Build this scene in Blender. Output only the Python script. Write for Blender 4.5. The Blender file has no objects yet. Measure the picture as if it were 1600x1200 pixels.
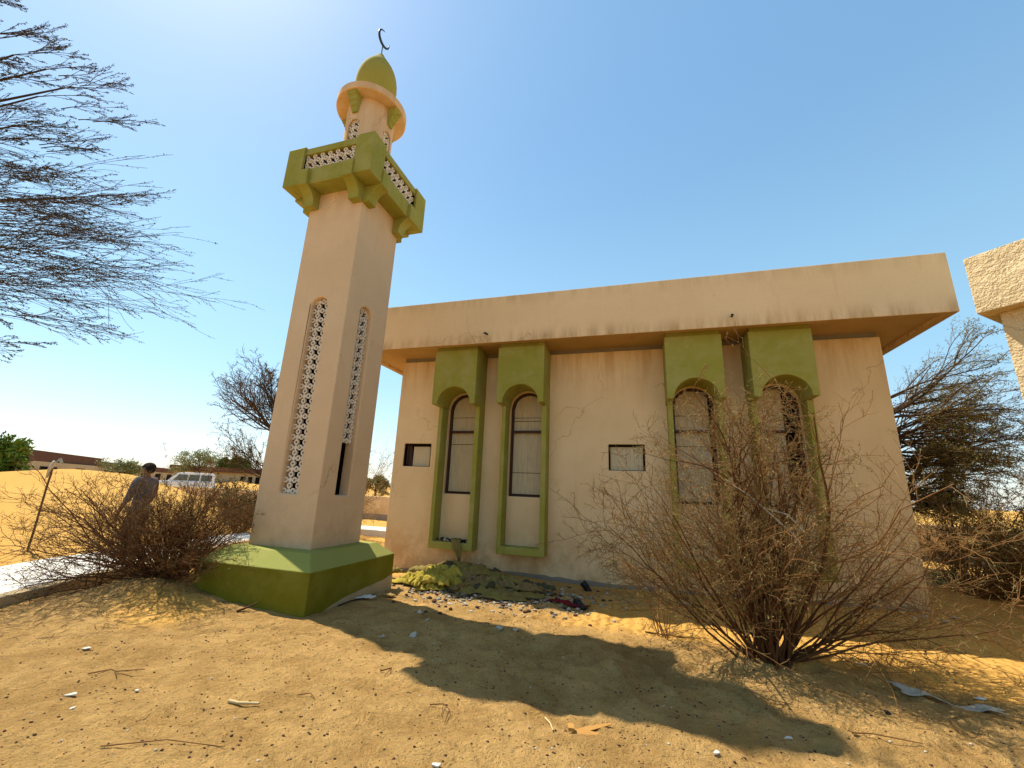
import bpy, bmesh, math, random
import numpy as np
from mathutils import Vector, Matrix
C = bpy.context.scene
col = C.collection
PI = math.pi
# ------------------------------------------------------------------ camera
cam = bpy.data.cameras.new('camera'); cam_o = bpy.data.objects.new('camera', cam); col.objects.link(cam_o)
cam.sensor_width = 36; cam.lens = 650.87/1600*36; cam.clip_end = 3000; cam.clip_start = 0.05
p_, r_, y_ = math.radians(14.431), math.radians(2.3173), math.radians(-17.1388)
f_ = Vector((math.sin(y_)*math.cos(p_), math.cos(y_)*math.cos(p_), math.sin(p_)))
rt = Vector((math.cos(y_), -math.sin(y_), 0)); up = rt.cross(f_)
X_ = math.cos(r_)*rt + math.sin(r_)*up; Y_ = -math.sin(r_)*rt + math.cos(r_)*up
cam_o.matrix_world = Matrix(((X_.x, Y_.x, -f_.x, 0), (X_.y, Y_.y, -f_.y, 0), (X_.z, Y_.z, -f_.z, 0), (0, 0, 0, 1)))
C.camera = cam_o
# ------------------------------------------------------------------ light
SUN = Vector((-.595, .19, 1)).normalized()
w = bpy.data.worlds.new('World'); C.world = w; w.use_nodes = True
nt = w.node_tree; bg = nt.nodes['Background']
sk = nt.nodes.new('ShaderNodeTexSky'); sk.sky_type = 'NISHITA'; sk.sun_disc = False
sk.sun_elevation = math.asin(SUN.z); sk.sun_rotation = math.atan2(SUN.x, SUN.y)
sk.air_density = 1.0; sk.dust_density = .6; sk.ozone_density = 1.0; sk.altitude = 0
hs = nt.nodes.new('ShaderNodeHueSaturation'); hs.inputs['Saturation'].default_value = 1.15; hs.inputs['Hue'].default_value = 0.49; hs.inputs['Value'].default_value = .62
nt.links.new(sk.outputs[0], hs.inputs['Color'])
# pale desert haze over the clear-sky model: whiter towards the horizon
tcw = nt.nodes.new('ShaderNodeTexCoord'); sxyz = nt.nodes.new('ShaderNodeSeparateXYZ'); nt.links.new(tcw.outputs['Generated'], sxyz.inputs[0])
cr = nt.nodes.new('ShaderNodeValToRGB'); cr.color_ramp.interpolation = 'EASE'
cr.color_ramp.elements[0].position = 0.0; cr.color_ramp.elements[0].color = (.50, .56, .60, 1)
cr.color_ramp.elements[1].position = .75; cr.color_ramp.elements[1].color = (.19, .37, .58, 1)
e_ = cr.color_ramp.elements.new(.28); e_.color = (.33, .56, .68, 1)
nt.links.new(sxyz.outputs[2], cr.inputs[0])
mu = nt.nodes.new('ShaderNodeMix'); mu.data_type = 'RGBA'; mu.blend_type = 'ADD'; mu.inputs[0].default_value = 1
sc_ = nt.nodes.new('ShaderNodeVectorMath'); sc_.operation = 'SCALE'; sc_.inputs[3].default_value = 4.6
nt.links.new(cr.outputs[0], sc_.inputs[0]); nt.links.new(hs.outputs[0], mu.inputs[6]); nt.links.new(sc_.outputs[0], mu.inputs[7]); nt.links.new(mu.outputs[2], bg.inputs[0])
bg.inputs[1].default_value = 0.106
sl = bpy.data.lights.new('sun', 'SUN'); sl.energy = 5.0; sl.angle = math.radians(.55); sl.color = (1, .93, .80)
so = bpy.data.objects.new('sun', sl); col.objects.link(so); so.rotation_euler = SUN.to_track_quat('Z', 'Y').to_euler()
C.view_settings.view_transform = 'Standard'; C.view_settings.look = 'None'
C.view_settings.exposure = 0.64; C.view_settings.gamma = 1
C.cycles.max_bounces = 6; C.cycles.diffuse_bounces = 4

# ------------------------------------------------------------------ materials
def newmat(name, rough=.9, spec=.15):
    m = bpy.data.materials.new(name); m.use_nodes = True
    b = m.node_tree.nodes['Principled BSDF']; b.inputs['Roughness'].default_value = rough
    b.inputs['Specular IOR Level'].default_value = spec
    return m, m.node_tree, b
def N(t, typ, **k):
    n = t.nodes.new(typ)
    for a, v in k.items():
        if a.startswith('i_'): n.inputs[a[2:].replace('_', ' ')].default_value = v
        else: setattr(n, a, v)
    return n
def coords(t, scale=(1, 1, 1), kind='Object', loc=(0, 0, 0)):
    tc = N(t, 'ShaderNodeTexCoord'); mp = N(t, 'ShaderNodeMapping'); mp.inputs['Scale'].default_value = scale; mp.inputs['Location'].default_value = loc
    t.links.new(tc.outputs[kind], mp.inputs[0]); return mp.outputs[0]
def noise(t, vec, scale, detail=4, rough=.55, dist=0):
    n = N(t, 'ShaderNodeTexNoise'); n.inputs['Scale'].default_value = scale; n.inputs['Detail'].default_value = detail
    n.inputs['Roughness'].default_value = rough; n.inputs['Distortion'].default_value = dist
    t.links.new(vec, n.inputs['Vector']); return n.outputs[0]
def ramp(t, val, a, b):
    n = N(t, 'ShaderNodeMapRange'); n.interpolation_type = 'SMOOTHSTEP'
    n.inputs[1].default_value = a; n.inputs[2].default_value = b; t.links.new(val, n.inputs[0]); return n.outputs[0]
def mix(t, fac, a, b, mode='MIX'):
    n = N(t, 'ShaderNodeMix', data_type='RGBA', blend_type=mode)
    for s, v in ((0, fac), (6, a), (7, b)):
        if isinstance(v, (int, float)): n.inputs[s].default_value = v
        elif isinstance(v, tuple): n.inputs[s].default_value = (*v, 1) if len(v) == 3 else v
        else: t.links.new(v, n.inputs[s])
    return n.outputs[2]
def math_(t, op, a, b=None):
    n = N(t, 'ShaderNodeMath', operation=op)
    for i, v in enumerate((a, b)):
        if v is None: continue
        if isinstance(v, (int, float)): n.inputs[i].default_value = v
        else: t.links.new(v, n.inputs[i])
    return n.outputs[0]
def bump(t, b, h, strength=.3, dist=.01):
    n = N(t, 'ShaderNodeBump'); n.inputs['Strength'].default_value = strength; n.inputs['Distance'].default_value = dist
    t.links.new(h, n.inputs['Height']); t.links.new(n.outputs[0], b.inputs['Normal'])
def setc(t, b, c): t.links.new(c, b.inputs['Base Color'])

def plaster(name, c1, c2, stain, grain=90, gs=.25, gd=.006, stain_amt=.35, streak=.25, bands=(), fade=None):
    m, t, b = newmat(name, .92, .1); streak *= 1.7; stain_amt *= 1.45
    v = coords(t)
    big = ramp(t, noise(t, v, .8, 5, .6), .3, .75)
    c = mix(t, big, c1, c2)
    vs = coords(t, (2.6, 2.6, .28))
    st = ramp(t, noise(t, vs, 1.6, 6, .65), .56, .8)
    c = mix(t, math_(t, 'MULTIPLY', st, streak), c, stain)
    blot = ramp(t, noise(t, coords(t, loc=(3.1, 7, 2)), 1.3, 6, .7, .4), .6, .82)
    c = mix(t, math_(t, 'MULTIPLY', blot, stain_amt), c, stain)
    fine = noise(t, v, 28, 4, .7)
    c = mix(t, .35, c, mix(t, fine, (.35, .35, .35), (.65, .65, .65)), 'OVERLAY')
    vo = N(t, 'ShaderNodeTexVoronoi'); vo.inputs['Scale'].default_value = 2.2; t.links.new(v, vo.inputs['Vector'])
    chip = math_(t, 'LESS_THAN', vo.outputs['Distance'], .022)
    c = mix(t, math_(t, 'MULTIPLY', chip, .6), c, (.12, .07, .03))
    wrp = N(t, 'ShaderNodeVectorMath', operation='ADD'); nz = N(t, 'ShaderNodeTexNoise'); nz.inputs['Scale'].default_value = 2.5; nz.inputs['Detail'].default_value = 6; t.links.new(v, nz.inputs['Vector'])
    scl = N(t, 'ShaderNodeVectorMath', operation='SCALE'); scl.inputs[3].default_value = .55; t.links.new(nz.outputs['Color'], scl.inputs[0]); t.links.new(v, wrp.inputs[0]); t.links.new(scl.outputs[0], wrp.inputs[1])
    ve = N(t, 'ShaderNodeTexVoronoi', feature='DISTANCE_TO_EDGE'); ve.inputs['Scale'].default_value = .42; t.links.new(wrp.outputs[0], ve.inputs['Vector'])
    ck = math_(t, 'MULTIPLY', math_(t, 'LESS_THAN', ve.outputs['Distance'], .0035), ramp(t, noise(t, coords(t, loc=(6, 6, 6)), .55, 3, .5), .50, .60))
    c = mix(t, math_(t, 'MULTIPLY', ck, .33), c, (.16, .09, .04))
    if fade:      # sun-bleached, chalky patches and small paint losses
        c = mix(t, math_(t, 'MULTIPLY', ramp(t, noise(t, coords(t, loc=(9, 2, 5)), 1.9, 7, .7), .38, .68), .75), c, fade)
        c = mix(t, math_(t, 'MULTIPLY', ramp(t, noise(t, coords(t, loc=(1, 8, 5)), 17, 5, .75), .70, .74), .8), c, (.50, .42, .26))
    if bands:
        sep = N(t, 'ShaderNodeSeparateXYZ'); t.links.new(coords(t), sep.inputs[0])
        st2 = ramp(t, noise(t, coords(t, (3.2, 3.2, .35), loc=(4, 1, 0)), 1.6, 6, .7), .36, .66)
        blot2 = ramp(t, noise(t, coords(t, loc=(0, 4, 1)), 2.1, 6, .7), .35, .65)
        for za, zb, amt, colr, kind in bands:
            zz = ramp(t, sep.outputs[2], za, zb) if zb > za else math_(t, 'SUBTRACT', 1.0, ramp(t, sep.outputs[2], zb, za))
            c = mix(t, math_(t, 'MULTIPLY', math_(t, 'MULTIPLY', zz, st2 if kind == 'streak' else blot2), amt), c, colr)
    setc(t, b, c)
    h = math_(t, 'ADD', noise(t, v, grain, 3, .6), math_(t, 'MULTIPLY', noise(t, v, 3, 4, .6), 3.0))
    bump(t, b, h, gs, gd)
    return m
M = {}
M['wall'] = plaster('wall_plaster', (.66, .475, .26), (.73, .545, .315), (.52, .28, .09), bands=[(3.6, 4.95, .55, (.44, .24, .08), 'streak'), (1.3, .15, .75, (.42, .26, .11), 'blot')])
M['fascia'] = plaster('roof_plaster', (.70, .50, .28), (.75, .55, .32), (.47, .28, .11), stain_amt=.25, streak=.2, bands=[(5.35, 4.97, .65, (.33, .18, .07), 'streak'), (5.75, 6.12, .4, (.42, .28, .13), 'streak')])
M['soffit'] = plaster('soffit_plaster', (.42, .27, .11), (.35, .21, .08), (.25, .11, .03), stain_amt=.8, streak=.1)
M['minaret'] = plaster('minaret_plaster', (.61, .42, .245), (.67, .475, .285), (.50, .30, .14), stain_amt=.3, streak=.3, bands=[(1.9, .65, .5, (.42, .27, .14), 'blot'), (5.8, 6.9, .45, (.46, .27, .12), 'streak')])
M['green'] = plaster('green_paint', (.285, .265, .048), (.245, .235, .040), (.17, .15, .015), grain=60, stain_amt=.35, streak=.4, fade=(.34, .31, .10))
M['dome'] = plaster('dome_paint', (.33, .28, .055), (.29, .25, .05), (.24, .19, .04), grain=60, stain_amt=.3, streak=.3)
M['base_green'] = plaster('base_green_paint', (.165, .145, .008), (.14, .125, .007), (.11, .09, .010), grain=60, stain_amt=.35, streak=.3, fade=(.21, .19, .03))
M['lit_green'] = plaster('lit_green_paint', (.30, .29, .075), (.25, .25, .06), (.36, .30, .11), grain=60, stain_amt=.5, streak=.2)  # base green with sky sheen and sunlight on the shoulder put into the colour
M['screen'] = plaster('screen_concrete', (.70, .60, .47), (.62, .52, .40), (.38, .28, .18), grain=120)
M['cement'] = plaster('grey_cement', (.26, .22, .17), (.20, .17, .13), (.13, .10, .07), grain=50, gs=.5, gd=.02)
M['rough'] = plaster('rough_stucco', (.74, .57, .33), (.66, .49, .26), (.48, .32, .14), grain=34, gs=1.0, gd=.035, stain_amt=.15, streak=.1)
M['path'] = plaster('path_concrete', (.70, .66, .58), (.62, .58, .50), (.45, .38, .28), grain=40)
M['kerb'] = plaster('kerb_concrete', (.48, .36, .20), (.38, .27, .14), (.25, .16, .08), grain=40, gs=.6, gd=.02)

def flat(name, c, rough=.8, spec=.2, var=.3, sc=12, metal=0):
    m, t, b = newmat(name, rough, spec)
    n = noise(t, coords(t), sc, 4, .6)
    c2 = tuple(x*(1-var) for x in c)
    setc(t, b, mix(t, n, c, c2)); b.inputs['Metallic'].default_value = metal
    bump(t, b, n, .2, .01)
    return m
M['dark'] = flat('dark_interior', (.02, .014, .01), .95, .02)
M['frame'] = flat('dark_brown_frame', (.055, .022, .012), .6, .3)
def board_mat():
    m, t, b = newmat('weathered_board', .8, .15)
    st = noise(t, coords(t, (60, 60, 2.0)), 1.0, 5, .7)
    c = mix(t, ramp(t, st, .42, .72), (.56, .46, .29), (.38, .31, .20))
    c = mix(t, math_(t, 'MULTIPLY', ramp(t, noise(t, coords(t), 3, 5, .7), .55, .8), .4), c, (.27, .19, .10))
    setc(t, b, c); bump(t, b, st, .15, .004); return m
M['board'] = board_mat()
M['iron'] = flat('dark_iron', (.03, .045, .05), .5, .5, metal=.6)
M['twig'] = flat('twig_bark', (.27, .135, .045), .8, .1, .45, 6)
M['twig_dark'] = flat('dark_twig_bark', (.13, .055, .020), .85, .1, .4, 6)
M['twig_grey'] = flat('grey_twig_bark', (.31, .19, .075), .85, .1, .4, 6)
M['twig_pale'] = flat('pale_dead_bark', (.62, .52, .38), .8, .1, .3, 6)
M['trunk'] = flat('tree_bark', (.10, .065, .04), .9, .1, .5, 14)
def leafmat(name, a, b2):
    m, t, b = newmat(name, .7, .15)
    n = noise(t, coords(t), 5, 3, .6)
    setc(t, b, mix(t, n, a, b2)); b.inputs['Transmission Weight'].default_value = 0
    return m
M['leaf_olive'] = leafmat('olive_leaf', (.115, .105, .030), (.06, .06, .015))
M['leaf_yellow'] = leafmat('yellow_leaf', (.30, .26, .075), (.17, .15, .04))
M['leaf_green'] = leafmat('green_leaf', (.16, .24, .03), (.08, .13, .015))
M['leaf_pale'] = leafmat('pale_leaf', (.30, .34, .13), (.18, .22, .08))
M['leaf_grey'] = leafmat('grey_leaf', (.25, .215, .065), (.14, .125, .035))
def sand_mat():
    m, t, b = newmat('sand', .95, .05)
    v = coords(t)
    at = N(t, 'ShaderNodeAttribute', attribute_name='gravel'); g = at.outputs['Fac']
    smooth = mix(t, noise(t, v, .5, 5, .6), (.56, .305, .075), (.47, .235, .048))
    smooth = mix(t, math_(t, 'MULTIPLY', noise(t, v, 60, 3, .7), .35), smooth, (.64, .40, .12))
    fine = noise(t, v, 130, 3, .8)
    grit = mix(t, ramp(t, noise(t, v, 1.6, 8, .72), .36, .64), (.68, .405, .140), (.46, .258, .080))
    grit = mix(t, ramp(t, fine, .5, .75), grit, (.66, .46, .20))
    grit = mix(t, math_(t, 'MULTIPLY', ramp(t, noise(t, v, 38, 5, .8), .54, .66), .75), grit, (.20, .115, .045))
    vo = N(t, 'ShaderNodeTexVoronoi'); vo.inputs['Scale'].default_value = 26; vo.inputs['Randomness'].default_value = 1; t.links.new(v, vo.inputs['Vector'])
    sp = math_(t, 'LESS_THAN', vo.outputs['Distance'], .11)
    pick = math_(t, 'GREATER_THAN', noise(t, v, 3.0, 3, .6), .5)
    grit = mix(t, math_(t, 'MULTIPLY', math_(t, 'MULTIPLY', sp, pick), .85), grit, (.07, .035, .018))
    gn = ramp(t, math_(t, 'ADD', g, math_(t, 'MULTIPLY', math_(t, 'SUBTRACT', noise(t, v, 1.1, 6, .65), .5), .9)), .3, .7)
    c = mix(t, gn, smooth, grit)
    setc(t, b, c)
    hh = math_(t, 'MULTIPLY', math_(t, 'ADD', math_(t, 'MULTIPLY', noise(t, v, 8, 6, .7, .5), 2.2), math_(t, 'MULTIPLY', noise(t, v, 70, 4, .8), .6)), math_(t, 'ADD', math_(t, 'MULTIPLY', gn, .8), .2))
    wv = N(t, 'ShaderNodeTexWave'); wv.inputs['Scale'].default_value = 2.2; wv.inputs['Distortion'].default_value = 5; wv.inputs['Detail'].default_value = 3
    wv.inputs['Detail Scale'].default_value = 1.2; t.links.new(coords(t, (1.0, 2.4, 1)), wv.inputs['Vector'])
    rip = math_(t, 'MULTIPLY', wv.outputs['Fac'], math_(t, 'MULTIPLY', math_(t, 'SUBTRACT', 1.0, gn), .35))
    bump(t, b, math_(t, 'ADD', hh, rip), 1.0, .06)
    return m
M['sand'] = sand_mat()
M['stone'] = flat('rubble_stone', (.50, .43, .32), .9, .1, .4, 20)
M['stone_white'] = flat('white_plaster_chip', (.52, .44, .33), .9, .1, .2, 20)
M['pebble'] = flat('dark_pebble', (.11, .06, .035), .9, .1, .5, 20)
M['wood'] = flat('orange_wood', (.46, .23, .055), .7, .2, .35, 10)
M['tan'] = flat('tan_wood', (.62, .46, .22), .7, .2, .3, 10)
M['cloth_yellow'] = flat('yellow_cloth', (.48, .36, .055), .9, .05, .5, 7)
M['cloth_olive'] = flat('olive_cloth', (.27, .20, .055), .9, .05, .55, 7)
M['cloth_brown'] = flat('brown_cloth', (.26, .165, .065), .9, .05, .5, 7)
M['cloth_dark'] = flat('dark_cloth', (.10, .085, .045), .9, .05, .5, 7)
M['cloth_red'] = flat('dark_red_cloth', (.16, .015, .02), .9, .05, .4, 9)
M['cloth_tan'] = flat('tan_cloth', (.38, .24, .09), .9, .05, .3, 9)
M['black'] = flat('black_rubber', (.012, .012, .014), .6, .3)
M['white'] = flat('white_paper', (.62, .57, .47), .8, .1, .1)
M['plastic'] = flat('white_plastic_sheet', (.46, .39, .29), .6, .3, .3, 9)
M['roofband'] = flat('brown_roof_band', (.16, .075, .045), .9, .1, .3, 1)
M['housewall'] = flat('house_plaster', (.55, .42, .25), .9, .1, .2, .6)
M['carpaint'] = flat('white_car_paint', (.80, .80, .80), .3, .5, .04)
M['glass'] = flat('dark_car_glass', (.05, .09, .09), .12, .8, .1)
M['tyre'] = flat('tyre_rubber', (.02, .02, .02), .9, .1)
M['shirt'] = flat('grey_blue_shirt', (.15, .15, .16), .9, .05, .55, 30)
M['trousers'] = flat('grey_trousers', (.14, .115, .10), .9, .05, .2, 8)
M['skin'] = flat('brown_skin', (.20, .10, .055), .6, .3, .15, 8)
M['capcloth'] = flat('dark_cap_cloth', (.035, .025, .02), .9, .05, .2, 8)
M['hair'] = flat('black_hair', (.012, .01, .009), .8, .2)

# ------------------------------------------------------------------ helpers
def link(o, parent=None):
    col.objects.link(o)
    if parent is not None: o.parent = parent
    return o
def root(name, loc, label, cat, group=None):
    o = bpy.data.objects.new(name, None); o.location = loc; o.empty_display_size = .3; link(o)
    o['label'] = label; o['category'] = cat
    if group: o['group'] = group
    return o
def wloc(o):
    v = Vector((0, 0, 0))
    while o is not None: v += Vector(o.location); o = o.parent
    return v
def mk(name, verts, faces, mat, parent=None, smooth=False, base=None):
    """verts in world coordinates; stored relative to the parent's base (or base)"""
    v = np.asarray(verts, dtype=np.float64).reshape(-1, 3)
    off = wloc(parent) if parent is not None else (Vector(base) if base is not None else Vector((0, 0, 0)))
    v = v - np.array(off)
    me = bpy.data.meshes.new(name); me.from_pydata(v.tolist(), [], [list(map(int, f)) for f in faces] if not isinstance(faces, np.ndarray) else faces.tolist())
    if isinstance(mat, list):
        for q in mat: me.materials.append(M[q])
    else: me.materials.append(M[mat])
    if smooth: me.shade_smooth()
    o = bpy.data.objects.new(name, me)
    if parent is None and base is not None: o.location = base
    return link(o, parent)
def tag(o, label, cat, group=None, kind=None):
    if label: o['label'] = label
    if cat: o['category'] = cat
    if group: o['group'] = group
    if kind: o['kind'] = kind
    return o
class MB:
    def __init__(s): s.v = []; s.f = []; s.mi = []; s.cur = 0
    def add(s, v, f):
        n = len(s.v); s.v += [tuple(p) for p in v]; s.f += [[i+n for i in q] for q in f]; s.mi += [s.cur]*len(f); return s
    def box(s, a, b, bev=0):
        x0, y0, z0 = a; x1, y1, z1 = b
        return s.add([(x0, y0, z0), (x1, y0, z0), (x1, y1, z0), (x0, y1, z0), (x0, y0, z1), (x1, y0, z1), (x1, y1, z1), (x0, y1, z1)],
                     [(0, 3, 2, 1), (4, 5, 6, 7), (0, 1, 5, 4), (1, 2, 6, 5), (2, 3, 7, 6), (3, 0, 4, 7)])
    def prism(s, poly, o, u, v_, w0, w1):
        """poly 2-D in (u,v) axes at origin o, extruded along w = u x v from w0 to w1"""
        o = Vector(o); u = Vector(u); v_ = Vector(v_); ww = u.cross(v_); n = len(poly)
        P = [o+u*a+v_*b+ww*w0 for a, b in poly] + [o+u*a+v_*b+ww*w1 for a, b in poly]
        F = [list(range(n))[::-1], list(range(n, 2*n))] + [(i, (i+1) % n, n+(i+1) % n, n+i) for i in range(n)]
        return s.add(P, F)
    def lathe(s, prof, c, seg=40, cap=True):
        cx, cy = c; V = []; F = []
        for r, z in prof:
            for k in range(seg):
                a = 2*PI*k/seg; V.append((cx+r*math.cos(a), cy+r*math.sin(a), z))
        for j in range(len(prof)-1):
            for k in range(seg):
                F.append((j*seg+k, j*seg+(k+1) % seg, (j+1)*seg+(k+1) % seg, (j+1)*seg+k))
        if cap: F.append(list(range(seg))[::-1]); F.append([(len(prof)-1)*seg+k for k in range(seg)])
        return s.add(V, F)
    def tube(s, pts, rad, sides=8):
        V, F = tube_arrays([(np.array(pts, float), np.array(rad, float) if not np.isscalar(rad) else np.full(len(pts), rad))], sides)
        return s.add(V.tolist(), F.tolist())
    def build(s, name, mat, parent=None, smooth=False, base=None):
        o = mk(name, s.v, s.f, mat, parent, smooth, base)
        if isinstance(mat, list): o.data.polygons.foreach_set('material_index', s.mi)
        return o
def tube_arrays(lines, sides=3):
    Vs = []; Fs = []; n0 = 0
    ang = np.arange(sides)*2*PI/sides; ca = np.cos(ang)[None, :, None]; sa = np.sin(ang)[None, :, None]
    for pts, rad in lines:
        n = len(pts)
        t = np.empty_like(pts); t[1:-1] = pts[2:]-pts[:-2]; t[0] = pts[1]-pts[0]; t[-1] = pts[-1]-pts[-2]
        t /= (np.linalg.norm(t, axis=1)[:, None]+1e-9)
        ref = np.array([0.13, .21, .97]) if abs(t[0, 2]) < .85 else np.array([.95, .2, .1])
        a = np.cross(t, ref); a /= (np.linalg.norm(a, axis=1)[:, None]+1e-9); b = np.cross(t, a)
        V = pts[:, None, :] + (a[:, None, :]*ca+b[:, None, :]*sa)*rad[:, None, None]
        Vs.append(V.reshape(-1, 3))
        i = np.arange(n-1)[:, None]*sides; k = np.arange(sides)[None, :]; k2 = (k+1) % sides
        F = np.stack([i+k, i+k2, i+sides+k2, i+sides+k], -1).reshape(-1, 4)+n0
        Fs.append(F); n0 += n*sides
    return np.concatenate(Vs), np.concatenate(Fs)
def fastmesh(name, V, F, mat, parent=None, smooth=True, base=None):
    off = np.array(wloc(parent)) if parent is not None else (np.array(base) if base is not None else np.zeros(3))
    V = (V-off).astype(np.float32); me = bpy.data.meshes.new(name); k = F.shape[1]
    me.vertices.add(len(V)); me.vertices.foreach_set('co', V.ravel())
    me.loops.add(F.size); me.loops.foreach_set('vertex_index', F.astype(np.int32).ravel())
    me.polygons.add(len(F)); me.polygons.foreach_set('loop_start', np.arange(0, F.size, k, dtype=np.int32))
    me.update(calc_edges=True); me.validate()
    if smooth: me.shade_smooth()
    me.materials.append(M[mat]); o = bpy.data.objects.new(name, me)
    if parent is None and base is not None: o.location = base
    return link(o, parent)
def cut(o, cutters):
    bpy.context.view_layer.update()
    for c in cutters:
        md = o.modifiers.new('cut', 'BOOLEAN'); md.object = c; md.operation = 'DIFFERENCE'; md.solver = 'EXACT'
    bpy.context.view_layer.update()
    dg = bpy.context.evaluated_depsgraph_get(); me = bpy.data.meshes.new_from_object(o.evaluated_get(dg))
    o.modifiers.clear(); o.data = me
    for c in cutters: bpy.data.objects.remove(c)
def bevel(o, wd, seg=2, ang=35):
    md = o.modifiers.new('bevel', 'BEVEL'); md.width = wd; md.segments = seg; md.limit_method = 'ANGLE'; md.angle_limit = math.radians(ang)
    return o
def arch(x0, x1, z0, zc, R=None, seg=16):
    """outline of a round-headed opening in (x,z)"""
    c = (x0+x1)/2; R = R or (x1-x0)/2
    return [(x0, z0), (x1, z0)] + [(c+R*math.cos(a), zc+R*math.sin(a)) for a in np.linspace(0, PI, seg)]

# ------------------------------------------------------------------ ground
rs = np.random.RandomState(7)
_perm = rs.rand(64, 64)
def vnoise(x, y, s):
    x = np.asarray(x)*s; y = np.asarray(y)*s; xi = np.floor(x).astype(int); yi = np.floor(y).astype(int); fx = x-xi; fy = y-yi
    fx = fx*fx*(3-2*fx); fy = fy*fy*(3-2*fy); g = lambda a, b: _perm[a % 64, b % 64]
    return (g(xi, yi)*(1-fx)+g(xi+1, yi)*fx)*(1-fy)+(g(xi, yi+1)*(1-fx)+g(xi+1, yi+1)*fx)*fy
def sm(x, a, b):
    t = np.clip((np.asarray(x, float)-a)/(b-a), 0, 1); return t*t*(3-2*t)
def gau(x, y, cx, cy, sx, sy): return np.exp(-((x-cx)/sx)**2-((y-cy)/sy)**2)
_fr = np.random.RandomState(29); FEET = []
for _w in range(7):
    fx, fy, fa = _fr.uniform(-4.5, 3), _fr.uniform(2.0, 6.2), _fr.uniform(-.6, 1.2)
    for _k in range(9):
        sgn = 1 if _k % 2 else -1; fa += _fr.normal(0, .12)
        FEET.append((fx-sgn*.11*math.sin(fa), fy+sgn*.11*math.cos(fa), fa+_fr.normal(0, .15))); fx += .5*math.cos(fa); fy += .5*math.sin(fa)
def ground_h(x, y):
    x = np.asarray(x, float); y = np.asarray(y, float)
    near = 1-sm(np.hypot(x, y-5), 14, 30)
    h = -1.61-.05*sm(y, 5.2, 7)+.10*(1-sm(y, 2.6, 4.9))*(1-sm(-x, 4, 7))+.05*(vnoise(x, y, .35)-.5)+.035*(vnoise(x+9, y, 1.1)-.5)
    h += near*(.050*(vnoise(x, y+5, 3.1)-.5)+.034*(vnoise(x, y, 7.)-.5)+.014*(vnoise(x+3, y, 15.)-.5))
    # trampled ridges in the open ground
    rz = gau(x, y, .1, 4.4, 1.7, .9)
    ph = (x*1.7+y*1.0)*4.2+7*vnoise(x, y, 1.3)+3*vnoise(x+20, y, 3)
    h += rz*.065*(1-np.abs(np.sin(ph)))**3
    # footprints and scuffs
    for fx, fy, fa in FEET:
        m_ = (np.abs(x-fx) < .4) & (np.abs(y-fy) < .4)
        if not m_.any(): continue
        dx, dy = x-fx, y-fy; u = dx*math.cos(fa)+dy*math.sin(fa); v = -dx*math.sin(fa)+dy*math.cos(fa)
        q = (u/.15)**2+(v/.07)**2; h = h+m_*(-.045*np.exp(-q**2)+.018*np.exp(-(np.sqrt(q)-1.5)**2*6))
    # the foot of the mosque wall
    zw = np.interp(x, [-8.4, -5.49, -4.46, -3.63, -2.7, -1.77, -.99, .47, 4.24, 7.5], [-1.62, -1.80, -1.73, -1.56, -1.60, -1.65, -1.675, -1.64, -1.555, -1.58])
    k = sm(y, 6.4, 8.3)*(1-sm(y, 11, 14))
    h = h*(1-k)+zw*k
    h += .20*gau(x, y, -6.4, 4.5, .8, .8)+.10*gau(x, y, -6.2, 5.6, .9, 1.0)+.05*gau(x, y, -7., 4.2, .7, 1.)
    h += .10*gau(x, y, -3.5, 7.95, .85, .55)+.07*gau(x, y, 1.2, 5.3, .7, .5)+.03*gau(x, y, -4.1, 7.3, .5, .4)
    h += .05*gau(x, y, 2.8, 5.6, 1.8, .35)
    # left: sand rising to dunes beyond the path
    d = sm(-x, 10.2, 19); h += d*sm(y, -4, 2)*(.88+.5*(vnoise(x, y, .09)-.5)+.45*(vnoise(x, y+30, .25)-.5))*(1-sm(y-.62*(-x), -1, 6))
    h += .10*gau(x, y, -10.5, 6.5, 1.4, 3)
    big = sm(np.hypot(x, y), 27, 75)
    h += big*(.75*vnoise(x+7, y+3, .045)+.5*vnoise(x, y, .11)+.25*vnoise(x, y, .35)-.25)
    h += .8*gau(x, y, -49, 42, 3.0, 2.2)+1.0*gau(x, y, 20, 33, 12, 5)
    h += 1.6*gau(x, y, -29, 14.5, 8, 5)*.6
    h += sm(np.hypot(x, y), 150, 700)*1.5
    return h
def axis(a, b, step, lo, hi, g=1.09):
    v = list(np.arange(a, b+1e-6, step)); s = step; x = v[-1]
    while x < hi: s *= g; x += s; v.append(x)
    s = step; x = v[0]; L = []
    while x > lo: s *= g; x -= s; L.append(x)
    return np.array(L[::-1]+v)
ax = axis(-9.5, 5.5, .035, -900, 900); ay = axis(1.2, 9.3, .035, -60, 1100)
GX, GY = np.meshgrid(ax, ay); GZ = ground_h(GX, GY)
nx, ny = len(ax), len(ay); idx = np.arange(nx*ny).reshape(ny, nx)
F = np.stack([idx[:-1, :-1], idx[:-1, 1:], idx[1:, 1:], idx[1:, :-1]], -1).reshape(-1, 4)
ground = fastmesh('ground', np.stack([GX, GY, GZ], -1).reshape(-1, 3), F, 'sand'); ground['kind'] = 'structure'
gr = (1-sm(GY, 5.2, 6.6)*(1-gau(GX, GY, -3, 7.2, 2.6, 1.6)))*(1-sm(-GX, 7.2, 9.5))*(1-.95*gau(GX, GY, 3.2, 5.9, 2.6, .95))*(1-.8*gau(GX, GY, -5.6, 4.2, .9, .7))
gr = np.maximum(gr, .6*gau(GX, GY, -1.5, 8, 3, 1.2)); gr *= (1-sm(GX, 4.5, 7)*.7)
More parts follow.
